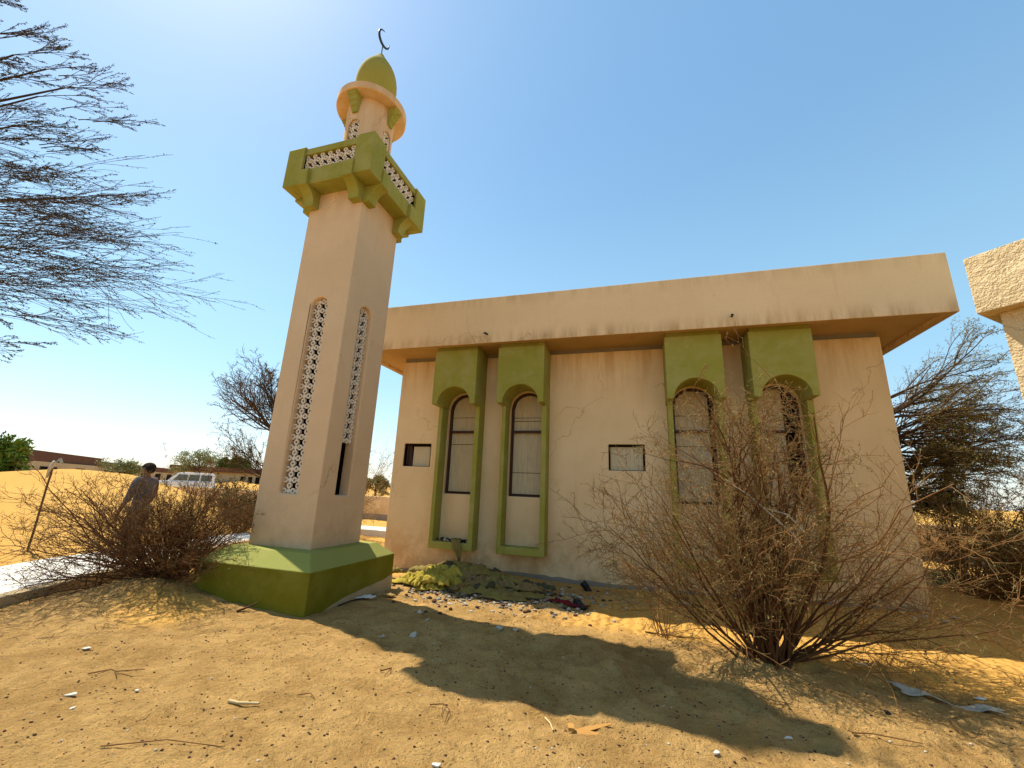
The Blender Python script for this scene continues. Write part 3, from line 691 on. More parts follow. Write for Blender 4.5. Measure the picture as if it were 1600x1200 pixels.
# --- bushes behind
rg1 = np.random.RandomState(15)
spB = [dict(n=9, L=.5, ang=34, wob=.1, seg=9, trop=UPV, tw=.02, t0=.15, rr=.5, tip=.3), dict(n=6, L=.5, ang=42, wob=.18, seg=5, trop=UPV, tw=.03, rr=.6, rmin=.0045, tip=.5), dict(n=0, L=.5, ang=40, wob=.22, seg=4, trop=UPV, tw=.03, rr=.6, tip=.6)]
def bbush(x, y, label, seed, n, L0, L1, m1, m2, leaf, per, ls, el0=15, el1=75, az0=0, az1=360, cat='bush', sp_=spB):
    r = np.random.RandomState(seed)
    return bush('desert_bush', (x, y, gz(x, y)), label, seed, fan(r, n, az0, az1, el0, el1, L0, L1, .012, .02), sp_, m1, m2, leaf, per, ls, cat, .03)
bbush(5.9, 10.7, 'brown bush with long pale arching twigs at the right end of the mosque wall', 51, 46, 1.6, 2.7, 'twig', 'twig_grey', 'leaf_yellow', 3.0, .016, 8, 66, -60, 80)
bbush(8.3, 11.9, 'dark dense shrub farther right, behind the arching twigs', 52, 30, 1.2, 2.1, 'twig_dark', 'twig_dark', 'leaf_grey', 6, .02, 8, 65)
bbush(-11.6, 10.4, 'olive bush just left of the minaret shaft, beyond the path', 53, 26, 1.0, 1.7, 'twig', 'twig', 'leaf_olive', 5, .022, 30, 80)
bbush(-9.35, 12.2, 'bare shrub seen in the gap between minaret and mosque', 54, 16, 1.6, 2.8, 'twig_grey', 'twig_grey', 'leaf_yellow', 1.2, .018, 50, 84)
# --- trees
def tree(name, base, label, seed, trunk_pts, trunk_r, limbs, spec, m1, m2, leaf, per, ls, lspread=.03, cat='tree', group=None):
    rg_ = np.random.RandomState(seed); t = root(name, base, label, cat, group)
    V, Fq = tube_arrays([(np.array(q, float), np.array(r, float)) for q, r in zip(trunk_pts, trunk_r)], 8); fastmesh('trunk', V, Fq, m1, t)
    out = [[] for _ in spec]
    for p, d, L, r in limbs: ramify(rg_, out, np.array(p, float), unit(np.array(d, float)), L, r, 0, spec)
    put('limbs', out[0]+(out[1] if len(out) > 2 else []), m1, t, 5)
    lines = out[-1] if len(out) <= 2 else [l for o_ in out[2:] for l in o_]
    cr = put('crown', lines, m2, t, 3)
    if leaf:
        V, Fq = leaves(rg_, lines, per, ls, lspread); fastmesh('leaves', V, Fq, leaf, cr, False)
    return t
# overhanging acacia, trunk outside the picture on the left
rgA = np.random.RandomState(61); RT = unit(np.array([.93, .34, -.25]))
limbs = []
ZC = 1.62
for k in range(120):
    zt = .88+2.6*(k+rgA.rand())/120
    if zt > 2.25 and rgA.rand() < .2: zt = 1.0+1.0*rgA.rand()
    st_ = np.array([-4.75+rgA.normal(0, .15), 1.36+rgA.normal(0, .3), zt])
    reach = (.42+.80*math.exp(-((zt-ZC)/.45)**2))*(.62+.5*rgA.rand())
    d = np.array([.93, .34, .04+.13*(zt-ZC)]) + rgA.normal(0, .035, 3)
    limbs.append((st_, d, reach, .0042))
spA = [dict(n=7, L=.62, ang=17, wob=.045, seg=9, trop=RT, tw=.05, t0=.0, rr=.5, rmin=.0018, tip=.3),
       dict(n=4.0, L=.40, ang=16, wob=.05, seg=8, trop=unit(np.array([.9, .36, -.30])), tw=.03, t0=.15, rr=.6, rmin=.0015, tip=.6),
       dict(n=0, L=.5, ang=20, wob=.06, seg=5, trop=RT, tw=.04, rr=.6, tip=.8)]
AB = (-6.9, .5); tb = np.array([-6.7, .6, 1.7])
tp = [[(-6.9, .5, -1.9), (-6.95, .48, -.8), (-6.9, .5, .6), (-6.7, .6, 1.7), (-6.3, .75, 2.5)]]; tr = [[.14, .12, .10, .08, .05]]
for k in range(0, 120, 4):
    e = limbs[k][0]; h0 = np.array([-6.85+.1*rgA.rand(), .52, 1.0+1.2*rgA.rand()]); m_ = h0*.5+e*.5+np.array([0, 0, .05]); tp.append([tuple(h0), tuple(m_), tuple(e)]); tr.append([.03, .016, .006])
tree('acacia_tree', (-6.9, .5, gz(-6.9, .5)), 'overhanging acacia whose long thin twigs sweep in from the upper left', 62, tp, tr, limbs, spA, 'trunk', 'twig_dark', 'leaf_olive', 8, .0046, .004)
# bare tree behind the minaret
rgB = np.random.RandomState(71); limbs = []
for k in range(24):
    a = math.radians(rgB.uniform(60, 215)); e = math.radians(rgB.uniform(28, 82))
    limbs.append(((-10.75, 10.6, 1.1+.25*rgB.rand()), (math.cos(a)*math.cos(e)-.25, math.sin(a)*math.cos(e)*.7, math.sin(e)), rgB.uniform(1.9, 3.1), .035))
for k in range(5): limbs.append(((-10.8, 10.5, -.1+.5*rgB.rand()), (-.95, -.25, .25+.3*rgB.rand()), rgB.uniform(1.3, 2.1), .022))
spT = [dict(n=10, L=.42, ang=32, wob=.07, seg=9, trop=UPV, tw=.03, t0=.2, rr=.5, tip=.25), dict(n=6, L=.42, ang=38, wob=.14, seg=6, trop=UPV, tw=.05, rr=.6, rmin=.006, tip=.5), dict(n=3, L=.5, ang=40, wob=.2, seg=4, trop=UPV, tw=.05, rr=.6, rmin=.0045, tip=.6), dict(n=0, L=.5, ang=40, wob=.2, seg=3, trop=UPV, tw=.05, rr=.6, tip=.6)]
tree('bare_tree', (-10.7, 10.6, gz(-10.7, 10.6)), 'bare fan-shaped tree half hidden behind the minaret shaft', 72, [[(-10.7, 10.6, -1.8), (-10.72, 10.6, -.6), (-10.75, 10.6, .4), (-10.75, 10.6, 1.3)]], [[.16, .13, .11, .09]], limbs, spT, 'trunk', 'twig_dark', 'leaf_grey', 1.0, .016, .03)
# windswept tree behind the right end of the mosque
rgC = np.random.RandomState(81); limbs = []
for k in range(36):
    z = -.1+2.45*rgC.rand(); limbs.append(((5.5+.5*rgC.rand(), 12.6+.5*rgC.normal(), z), (.9, rgC.normal(0, .25), .25+.15*rgC.normal()+(.10*(z-1.5))), rgC.uniform(1.5, 2.6)*(1.1-.10*abs(z-2.2)), .035))
WD = np.array([.96, -.1, .08])
spC = [dict(n=10, L=.45, ang=30, wob=.08, seg=9, trop=WD, tw=.05, t0=.1, rr=.5, tip=.25), dict(n=8, L=.45, ang=30, wob=.12, seg=6, trop=WD, tw=.09, rr=.6, rmin=.0045, tip=.5), dict(n=3, L=.5, ang=30, wob=.14, seg=4, trop=WD, tw=.1, rr=.6, rmin=.0032, tip=.6), dict(n=0, L=.5, ang=30, wob=.2, seg=3, trop=WD, tw=.05, rr=.6, tip=.6)]
tree('windswept_tree', (5.7, 12.6, gz(5.7, 12.6)), 'windswept dark olive tree leaning right behind the mosque', 82, [[(5.7, 12.6, -1.9), (5.75, 12.6, -.6), (5.7, 12.6, .8), (5.6, 12.6, 2.4)], [(5.75, 12.6, -.4), (6.3, 12.55, .7), (7.0, 12.4, 1.6)]], [[.17, .14, .11, .05], [.09, .06, .03]], limbs, spC, 'trunk', 'twig_grey', 'leaf_grey', 3.2, .015, .03)
# distant trees
def far_tree(x, y, label, seed, h, wdt, m2, leaf, per, ls, n=16, trunk=.5, name='acacia_tree', flatness=.5, zb=None):
    z = gz(x, y) if zb is None else zb; r = np.random.RandomState(seed); limbs = []
    for k in range(n):
        a = 2*PI*r.rand(); e = math.radians(r.uniform(10, 80)); dz = math.sin(e)*flatness*2
        limbs.append(((x, y, z+h*trunk*(.7+.3*r.rand())), (math.cos(a)*math.cos(e)*wdt, math.sin(a)*math.cos(e)*wdt, dz*h*.5), .5*math.hypot(wdt*math.cos(e), h*(1-trunk)*math.sin(e)*1.2), .05))
    s_ = [dict(n=8, L=.5, ang=38, wob=.1, seg=6, trop=UPV, tw=.02, t0=.2, rr=.5, tip=.3), dict(n=6, L=.5, ang=42, wob=.16, seg=4, trop=UPV, tw=.03, rr=.6, rmin=.012, tip=.5), dict(n=0, L=.5, ang=40, wob=.2, seg=3, trop=UPV, tw=.02, rr=.6, tip=.6)]
    return tree(name, (x, y, z), label, seed+1, [[(x, y, z-.4), (x+.1, y, z+h*trunk*.5), (x, y, z+h*trunk)]], [[.16, .12, .09]], limbs, s_, 'trunk', m2, leaf, per, ls, .12)
far_tree(-33.0, 12.6, 'dense green tree at the left edge, in front of the long brown-roofed building', 91, 2.7, 4.6, 'twig_dark', 'leaf_green', 13, .10, 22, .3)
far_tree(-43.2, 32.6, 'pale green acacia standing behind the parked car', 93, 5.4, 4.6, 'twig_grey', 'leaf_pale', 4, .06, 14, .5)
far_tree(-57.4, 48.3, 'small round bright green tree above the beige house roof', 95, 5.0, 4.4, 'twig_dark', 'leaf_green', 18, .14, 18, .4)
far_tree(-52.5, 52, 'thin pale tree just left of the minaret, above the beige house roof', 97, 4.6, 4.6, 'twig_grey', 'leaf_pale', 6, .09, 14, .4)
far_tree(-53, 31.5, 'brownish low tree above the dunes, left of the pale acacia', 99, 2.8, 4.0, 'twig', 'leaf_pale', 5, .07, 12, .4)
far_tree(-25.3, 37.2, 'small flat-topped acacia on the horizon between minaret and mosque', 101, 3.0, 3.6, 'twig_dark', 'leaf_grey', 5, .08, 14, .5)

# ------------------------------------------------------------------ far buildings and car
lbd = root('long_building', (-70, 46, -1.2), 'long low building with dark brown roof band on the dunes at left', 'building')
A = Vector((-50, 20.5, 0)); B = Vector((-65.7, 36.2, 0)); Cc = Vector((-96, 69.7, 0))
def wallbox(b, A, B, th, za, zb, off=0):
    d = (B-A).normalized(); n_ = Vector((-d.y, d.x, 0)); n_ = n_ if n_.dot(-A) < 0 else -n_
    P = [A-n_*off, B-n_*off, B+n_*th, A+n_*th]
    return b.add([(*p.xy, za) for p in P]+[(*p.xy, zb) for p in P], [(0, 3, 2, 1), (4, 5, 6, 7), (0, 1, 5, 4), (1, 2, 6, 5), (2, 3, 7, 6), (3, 0, 4, 7)])
A0 = A-(B-A).normalized()*12
wallbox(MB(), A0, Cc, 8, -2.5, 1.0).build('wall', 'housewall', lbd)
rfb = wallbox(MB(), A0, B, 9, .93, 1.98, .5).build('roof', 'roofband', lbd)
wallbox(MB(), B, Cc, 9, .80, 1.62, .5).build('roof', 'roofband', lbd)
dL = (Cc-A0).normalized(); nL = Vector((-dL.y, dL.x, 0)); nL = nL if nL.dot(-A) < 0 else -nL
for k in range(9):
    q = A0+dL*(4+k*7.5); wallbox(MB(), q, q+dL*(3.2 if k % 3 else 2.2), .1, -.6, .55, .06).build('window', 'dark', lbd)
hs_ = root('beige_house', (-53, 46, -1.0), 'small beige house with brown roof band and shaded porch, left of the minaret', 'house')
A = Vector((-57.6, 40.2, 0)); B = Vector((-47.5, 52.5, 0)); dH = (B-A).normalized()
wallbox(MB(), A, B, 7, -2.5, .95).build('wall', 'housewall', hs_)
wallbox(MB(), A-dH*.5, B+dH*.5, 8, .95, 1.62, .6).build('roof', 'roofband', hs_)
for s0, s1, za, zb in ((1.0, 1.9, -1.2, .5), (3.6, 4.3, .1, .55), (3.8, 4.1, .65, .85), (7.4, 7.9, -1.2, .5), (8.3, 8.8, -1.2, .5), (9.2, 9.7, -1.2, .5), (10.1, 10.6, -1.2, .5)):
    wallbox(MB(), A+dH*s0, A+dH*s1, .1, za, zb, .06).build('window' if zb-za < 1 else 'door', 'dark', hs_)
car = root('parked_car', (-36.5, 26.3, -1.6), 'white off-road car parked beyond the boundary wall, seen through the left bush', 'car')
zc0 = max(gz(-36.5, 26.3), -1.75); co = Vector((-36.5, 26.3, zc0)); cf = Vector((-.62, -.78, 0)).normalized(); cs_ = Vector((cf.y, -cf.x, 0))
car.location = co
def cprism(poly, w0, w1, nm, mt, par, bv=0):
    o = MB().prism(poly, co, cf, (0, 0, 1), w0, w1).build(nm, mt, par)
    if bv: bevel(o, bv, 3)
    return o
body = cprism([(-2.3, .45), (2.25, .45), (2.35, .60), (2.32, .95), (2.2, 1.08), (.95, 1.16), (-2.25, 1.16), (-2.38, .9), (-2.38, .55)], -.92, .92, 'body', 'carpaint', car, .06)
cprism([(-2.2, 1.12), (.95, 1.12), (.35, 1.82), (-.2, 1.88), (-2.05, 1.86), (-2.22, 1.7)], -.80, .80, 'cabin', 'carpaint', body, .05)
for s in (-1, 1):
    for a, b2 in ((-2.0, -1.25), (-1.15, -.45), (-.35, .25)):
        cprism([(a, 1.22), (b2+(.32 if b2 > 0 else 0), 1.22), (b2, 1.70), (a, 1.70)], s*.815-.01, s*.815+.01, 'window', 'glass', body)
pw = [co+cf*.93+cs_*k*.68+Vector((0, 0, 1.17)) for k in (-1, 1)]+[co+cf*.44+cs_*k*.62+Vector((0, 0, 1.76)) for k in (1, -1)]
MB().add([tuple(p+Vector((0, 0, .03))+cf*.02) for p in pw]+[tuple(p) for p in pw], [(0, 1, 2, 3), (7, 6, 5, 4), (0, 4, 5, 1), (1, 5, 6, 2), (2, 6, 7, 3), (3, 7, 4, 0)]).build('windscreen', 'glass', body)
for a in (-1.45, 1.45):
    for s in (-1, 1):
        c0 = co+cf*a+cs_*s*.84+Vector((0, 0, .38)); b = MB(); V = []; 
        b.tube([tuple(c0-cs_*.12), tuple(c0+cs_*.12)], .38, 20); b.add([tuple(c0+cs_*s*.121+(cf*math.cos(q)+Vector((0, 0, 1))*math.sin(q))*.38) for q in np.linspace(0, 2*PI, 20, False)], [list(range(20))])
        wh = b.build('wheel', 'tyre', car)
        MB().add([tuple(c0+cs_*s*.13+(cf*math.cos(q)+Vector((0, 0, 1))*math.sin(q))*.2) for q in np.linspace(0, 2*PI, 14, False)], [list(range(14))]).build('rim', 'carpaint', wh)
for s in (-1, 1): MB().prism([(2.36, .72), (2.40, .72), (2.40, .90), (2.34, .90)], co, cf, (0, 0, 1), s*.68-.14, s*.68+.14).build('headlight', 'glass', car)

# ------------------------------------------------------------------ leaning post with cloth
px_, py_ = -11.67, 5.73; pz = gz(px_, py_)
po = root('wooden_post', (px_, py_, pz), 'weathered wooden post with a pale cloth on its top, left of the bush', 'post')
b = MB(); b.tube([(px_, py_, pz-.3), (px_+.01, py_, pz+.4), (px_-.01, py_, -.3), (px_, py_, .2)], [.020, .019, .017, .015], 8); b.build('post', 'trunk', po, True)
b = MB(); b.tube([(px_-.10, py_, -.10), (px_-.02, py_-.03, .08), (px_+.05, py_-.02, .22), (px_+.15, py_, .27), (px_+.21, py_+.02, .20)], [.02, .035, .04, .035, .015], 8); b.build('cloth', 'plastic', po, True)

# ------------------------------------------------------------------ rubbish, stones and sticks on the sand
_ico = bmesh.new(); bmesh.ops.create_icosphere(_ico, subdivisions=2, radius=1); _iv = np.array([v.co[:] for v in _ico.verts]); _if = [[v.index for v in f.verts] for f in _ico.faces]; _ico.free()
_ic1 = bmesh.new(); bmesh.ops.create_icosphere(_ic1, subdivisions=1, radius=1); _jv = np.array([v.co[:] for v in _ic1.verts]); _jf = np.array([[v.index for v in f.verts] for f in _ic1.faces]); _ic1.free()
def chunk(rg_, size, fl=.5, sharp=.35):
    v = _iv.copy()
    for _k in range(11):                                   # random cutting planes make broken facets
        n = unit(rg_.normal(0, 1, 3)); d = .35+.35*rg_.rand(); q = v@n; v -= np.outer(np.maximum(q-d, 0), n)
    v *= np.array([1, .6+.4*rg_.rand(), fl])*size; a = rg_.rand()*6.28; c_, s_ = math.cos(a), math.sin(a)
    return v@np.array([[c_, s_, 0], [-s_, c_, 0], [0, 0, 1]])
def stone(name, x, y, size, seed, mat, label, cat, group=None, fl=.45, dz=0):
    r = np.random.RandomState(seed); v = chunk(r, size, fl); z = gz(x, y)
    o = mk(name, v+np.array([x, y, z+size*fl*.25+dz]), _if, mat, base=(x, y, z)); tag(o, label, cat, group); return o
stones = [(-2.79, 4.54, .055, 'stone_white', 'pale flat stone in the minaret shadow, nearer the balcony shadow tip'), (-2.47, 4.70, .075, 'stone', 'largest grey-white rubble lump in the minaret shadow'),
          (-2.91, 5.62, .06, 'stone_white', 'white plaster lump at the shadow edge by the lit strip'), (-1.66, 5.33, .06, 'stone', 'grey stone on the shadow edge, left one of a pair'),
          (-1.48, 5.36, .07, 'stone', 'rounded grey stone on the shadow edge, right one of a pair'), (-2.61, 5.27, .04, 'stone', 'small brown stone between the grey pair and the white lump'),
          (-2.30, 5.95, .045, 'stone_white', 'small white chip in the middle of the sunlit strip'), (-1.95, 5.75, .035, 'wood', 'small orange brick bit on the sunlit strip'),
          (-2.75, 6.25, .05, 'stone_white', 'long white chip on the sunlit strip nearest the cloth heap'), (.67, 7.87, .16, 'stone', 'flat grey slab fragment half buried before the wall behind the sapling'),
          (-.9, 7.0, .05, 'stone', 'grey stone in front of the dark red cloth')]
for i, (x, y, s_, m_, lb_) in enumerate(stones): stone('rubble_stone', x, y, s_, 100+i, m_, lb_, 'stone', 'rubble stones around the minaret shadow', .5 if s_ < .1 else .15)
for i, (x, y, s_, lb_) in enumerate([(3.77, 8.14, .09, 'flat grey concrete piece farthest left at the right foot of the mosque wall'), (3.94, 8.28, .12, 'largest pale concrete piece at the right foot of the mosque wall'), (4.11, 8.09, .08, 'small concrete piece nearest the viewer at the mosque wall corner'), (4.36, 8.35, .10, 'concrete piece lying past the right corner of the mosque wall')]):
    stone('concrete_fragment', x, y, s_, 140+i, 'stone' if i != 1 else 'stone_white', lb_, 'rubble', 'concrete pieces at the wall corner', .3)
def shard(x, y, L, W, rot, mat, label, name='plaster_chip', th=.008, tilt=.08, cat='chip', group='white chips on the foreground sand', seed=0):
    r = np.random.RandomState(seed+int(abs(x*100))); z = gz(x, y)+.006
    ang = np.sort(r.rand(7))*2*PI; pl = [(L*.5*math.cos(a)*(.7+.3*r.rand()), W*.5*math.sin(a)*(.7+.3*r.rand())) for a in ang]
    u = Vector((math.cos(rot), math.sin(rot), tilt)).normalized(); v_ = Vector((-math.sin(rot), math.cos(rot), 0))
    o = MB().prism(pl, (x, y, z), u, v_, 0, th).build(name, mat, base=(x, y, z)); tag(o, label, cat, group); return o
shard(-3.93, 2.39, .13, .06, .3, 'white', 'largest triangular white chip on the sand at lower left')
shard(-3.67, 2.26, .06, .035, 1.2, 'white', 'small white chip just below the triangular one at lower left')
shard(-4.95, 3.06, .09, .06, .5, 'white', 'white chip in the edge of the left bush shadow')
shard(-4.25, 2.15, .05, .04, 0, 'white', 'tiny white chip at the left picture edge')
shard(-3.6, 2.62, .045, .03, 0, 'white', 'tiny white chip right of the forked twig')
shard(.90, 3.72, .07, .05, .8, 'white', 'white chip among the twig shadows below the big bush')
shard(.39, 3.25, .05, .04, .8, 'white', 'small white chip at the bottom, left of the twig shadows')
shard(-1.14, 2.56, .06, .045, 0, 'white', 'white chip at the bottom edge of the picture')
shard(2.75, 5.15, .11, .06, .2, 'white', 'white chip beside the plastic sheet at lower right')
shard(2.10, 5.6, .15, .06, .0, 'stone_white', 'long pale chip in the sand at the top of the bush shadow')
# splintered pieces of wood
b = MB(); z = gz(-.39, 3.28)+.012
b.prism([(-.11, -.045), (-.04, -.062), (.02, -.078), (.05, -.06), (.10, -.005), (.05, -.012), (.015, -.002), (.09, .03), (.17, .068), (.165, .078), (.10, .066), (.02, .045), (-.04, .02), (-.09, .0)], (-.39, 3.28, z), Vector((.97, .2, .03)).normalized(), Vector((-.2, .97, .16)).normalized(), 0, .005)
b.prism([(-.13, -.055), (-.09, -.06), (-.09, .0), (-.13, .01)], (-.39, 3.28, z+.014), (.97, .2, .0), (-.2, .97, .0), 0, .02)
tag(b.build('wood_piece', 'wood', base=(-.39, 3.28, z)), 'broken orange wood piece lying on the foreground sand', 'wood')
def stick(pts, rad, mat, label, name='stick', cat='stick', lift=.01, group=None, forks=()):
    b = MB(); P = [(x, y, gz(x, y)+lift+dz) for x, y, dz in pts]; b.tube(P, np.linspace(rad, rad*.6, len(P)), 6)
    for fk in forks: Q = [(x, y, gz(x, y)+lift+dz) for x, y, dz in fk]; b.tube(Q, np.linspace(rad*.7, rad*.35, len(Q)), 5)
    o = b.build(name, mat, None, True, base=P[0]); tag(o, label, cat, group); return o
stick([(-.70, 3.40, 0), (-.64, 3.28, .005), (-.60, 3.17, 0)], .007, 'tan', 'straight tan splinter left of the orange wood piece')
stick([(-2.86, 2.74, .0), (-2.79, 2.75, .004), (-2.64, 2.79, .01)], .013, 'tan', 'flat tan splinter on the sand at lower left of centre')
stick([(-4.83, 4.50, 0), (-4.78, 4.6, .03), (-4.73, 4.7, .08)], .014, 'twig_dark', 'short dark stick in front of the green minaret base')
tw = 'fallen twigs on the foreground sand'
stick([(-4.25, 2.68, 0), (-4.1, 2.74, .02), (-3.98, 2.70, .005), (-3.82, 2.80, .03)], .006, 'twig', 'forked brown twig at the left, below the bush shadow', 'twig', 'twig', group=tw, forks=[[(-4.1, 2.74, .02), (-4.15, 2.66, 0)], [(-3.98, 2.70, .0), (-3.9, 2.66, .01)]])
stick([(-1.5, 3.18, 0), (-1.40, 3.19, .02), (-1.33, 3.14, .02), (-1.31, 3.03, 0)], .004, 'twig_dark', 'bent dark twig just below the tip of the balcony shadow', 'twig', 'twig', group=tw, forks=[[(-1.40, 3.19, .02), (-1.36, 3.08, 0)]])
stick([(-2.52, 3.02, 0), (-2.42, 3.04, .01), (-2.33, 2.98, .0)], .004, 'twig_dark', 'small dark twig left of the balcony shadow tip', 'twig', 'twig', group=tw)
stick([(-2.22, 3.66, 0), (-2.14, 3.70, .03), (-2.1, 3.62, 0)], .006, 'twig_dark', 'dark twig lying exactly on the balcony shadow tip', 'twig', 'twig', group=tw, forks=[[(-2.14, 3.70, .03), (-2.12, 3.56, 0)]])
stick([(.80, 4.55, 0), (.95, 4.48, .02), (1.15, 4.5, .0)], .006, 'twig_grey', 'grey fallen twig under the big bush', 'twig', 'twig', group=tw, forks=[[(.95, 4.48, .02), (1.0, 4.38, 0)]])
stick([(-3.0, 2.05, 0), (-2.7, 2.2, .01), (-2.35, 2.28, .0)], .004, 'twig', 'thin curved twig at the bottom left of the picture', 'twig', 'twig', group=tw)
stick([(1.35, 3.95, 0), (1.5, 4.02, .02), (1.75, 3.95, .0)], .006, 'twig', 'brown twig among the shadows at lower right', 'twig', 'twig', group=tw, forks=[[(1.5, 4.02, .02), (1.48, 4.15, .0)]])
stick([(.0, 5.98, 0), (.3, 6.02, .01), (.62, 5.9, .0)], .008, 'twig_dark', 'dark twig lying at the foot of the small sapling', 'twig', 'twig', group=tw, forks=[[(.3, 6.02, .01), (.4, 6.12, .0)]])
# cloth
def sheet(b, cx, cy, L, W, rot, amp, seed, n=36, lift=.02, dz=0):
    r = np.random.RandomState(seed); o1, o2 = r.rand(2)*50; zt_ = r.normal(0, .25, 2); c_, s_ = math.cos(rot), math.sin(rot); V = []; Fq = []
    for j in range(n):
        for i in range(n):
            u = (i/(n-1)-.5)*2; v = (j/(n-1)-.5)*2; e = 1+.22*(float(vnoise(u*2+o1, v*2+o2, 1.2))-.5)*2
            px, py = u*L*.5*e, v*W*.5*e; x = cx+px*c_-py*s_; y = cy+px*s_+py*c_
            fold = abs(math.sin(u*5+4*float(vnoise(u+o2, v+o1, 1.6))+v*2))*.55+float(vnoise(x+o1, y+o2, 7))*.6+float(vnoise(x+o1, y+o2, 16))*.3
            edge = max(0, 1-max(abs(u), abs(v))**4)
            V.append((x+.03*float(vnoise(x, y+o1, 12)), y, gz(x, y)+lift+dz*edge+amp*fold*(.25+.75*edge)))
    for j in range(n-1):
        for i in range(n-1): Fq.append((j*n+i, j*n+i+1, (j+1)*n+i+1, (j+1)*n+i))
    b.add(V, Fq)
def cloth(name, mat, sheets, label=None, cat=None, parent=None, base=None):
    b = MB()
    for s_ in sheets: sheet(b, *s_)
    o = b.build(name, mat, parent, True, base=base); md = o.modifiers.new('thick', 'SOLIDIFY'); md.thickness = .006; md.offset = 0
    if label: tag(o, label, cat)
    return o
hp = root('cloth_heap', (-3.16, 7.44, gz(-3.16, 7.44)), 'heap of crumpled yellow and olive cloth against the mosque wall', 'cloth heap')
rgH = np.random.RandomState(3)
YS = [(rgH.normal(-3.55, .22), rgH.normal(7.1, .12), .30+.2*rgH.rand(), .10+.12*rgH.rand(), rgH.rand()*PI, .10+.06*rgH.rand(), 200+q, 18, .03+.08*rgH.rand()) for q in range(12)]
OS = [(rgH.normal(-3.0, .5), rgH.normal(7.6, .22), .35+.25*rgH.rand(), .10+.16*rgH.rand(), rgH.rand()*PI, .06+.05*rgH.rand(), 300+q, 18, .03+.08*rgH.rand()) for q in range(12)]
cloth('yellow_cloth', 'cloth_yellow', YS+[(-3.767, 7.208, .55, .40, .4, .10, 1), (-3.488, 7.115, .6, .45, -.3, .14, 2), (-3.301, 7.347, .5, .4, 1.1, .17, 3, 26, .05), (-4.092, 7.068, .6, .3, .2, .05, 4), (-3.581, 7.440, .4, .4, .6, .15, 5, 26, .05), (-3.395, 6.882, .45, .25, .1, .07, 12)], parent=hp)
cloth('olive_cloth', 'cloth_olive', OS+[(-3.209, 7.858, .9, .55, .1, 0.102, 6, 30, .03), (-2.790, 7.719, .7, .5, -.3, 0.084, 7), (-3.581, 7.952, .6, .45, .5, 0.096, 8), (-2.558, 7.115, .8, .45, -.1, 0.060, 9, 30), (-2.139, 6.975, .7, .4, .2, 0.054, 10, 30), (-2.976, 7.208, .6, .45, .9, 0.072, 11), (-1.814, 7.208, .5, .35, -.2, 0.042, 13), (-2.418, 7.440, .6, .4, .4, 0.054, 15)], parent=hp)
for s__ in [(rgH.normal(-2.9, .5), rgH.normal(7.45, .28), .30+.25*rgH.rand(), .08+.14*rgH.rand(), rgH.rand()*PI, .06+.05*rgH.rand(), 400+q, 18, .02+.06*rgH.rand()) for q in range(16)]: cloth('brown_cloth', 'cloth_brown', [s__], parent=hp)
for s__ in [(rgH.normal(-3.0, .5), rgH.normal(7.5, .28), .25+.2*rgH.rand(), .06+.10*rgH.rand(), rgH.rand()*PI, .06+.05*rgH.rand(), 500+q, 16, .03+.05*rgH.rand()) for q in range(10)]: cloth('dark_cloth', 'cloth_dark', [s__], parent=hp)
rb = MB()
for k in range(1300):
    x = rgH.normal(-2.4, .9); y = rgH.normal(7.15, .5); s_ = .012+.03*rgH.rand()**2.2
    if y > 8.55: continue
    rb.cur = int(rgH.rand()*3); rb.add(_jv*np.array([1, .8, .6])*s_*(.8+.4*rgH.rand(len(_jv), 1))+np.array([x, y, gz(x, y)+s_*.3+.10*math.exp(-((x+3.0)/.7)**2-((y-7.6)/.35)**2)]), _jf.tolist())
o = rb.build('rubble_scatter', ['stone', 'pebble', 'cement']); o['kind'] = 'stuff'
rc = root('red_cloth', (-1.16, 7.07, gz(-1.16, 7.07)), 'dark red cloth with a tan flap lying before the mosque wall', 'cloth')
cloth('red_part', 'cloth_red', [(-1.302, 7.022, .30, .16, -.1, .05, 21, 18), (-1.069, 6.929, .42, .08, -.25, .04, 22, 18)], parent=rc)
cloth('tan_flap', 'cloth_tan', [(-1.042, 7.142, .45, .28, -.2, .035, 23, 18)], parent=rc)
def shoe(x, y, rot, label, s_=1.0, standing=False):
    z = gz(x, y)+.01; u = Vector((math.cos(rot), math.sin(rot), .0)); 
    o = MB().prism([(-.13, 0), (.13, 0), (.145, .02), (.14, .05), (.07, .06), (.0, .085), (-.03, .11), (-.12, .115), (-.14, .06)], (x, y, z), u, (0, 0, 1), -.042*s_, .042*s_).build('shoe', 'black', base=(x, y, z)); bevel(o, .018, 3, 20)
    if standing: o.rotation_euler = (.9, .2, .3)
    tag(o, label, 'shoe', 'old black shoes before the wall'); return o
shoe(-.93, 6.93, -.9, 'black shoe at the right end of the dark red cloth'); shoe(-.98, 8.25, -.7, 'black shoe close against the mosque wall', standing=True)
b = MB(); sheet(b, -3.93, 5.85, .26, .10, .3, .05, 31, 14); o = b.build('crumpled_paper', 'white', None, True, base=(-3.93, 5.85, gz(-3.93, 5.85))); md = o.modifiers.new('t', 'SOLIDIFY'); md.thickness = .004; tag(o, 'crumpled white paper beside the green minaret base', 'paper')
b = MB(); sheet(b, -3.85, 6.2, .30, .14, .5, .04, 32, 14); o = b.build('plastic_scrap', 'cloth_tan', None, True, base=(-3.85, 6.2, gz(-3.85, 6.2))); md = o.modifiers.new('t', 'SOLIDIFY'); md.thickness = .004; tag(o, 'tan plastic scrap behind the crumpled white paper', 'scrap')
stick([(-4.0, 5.35, 0), (-3.98, 5.6, .01), (-3.93, 5.95, .0)], .010, 'black', 'thin black hose lying along the minaret base', 'hose', 'hose')
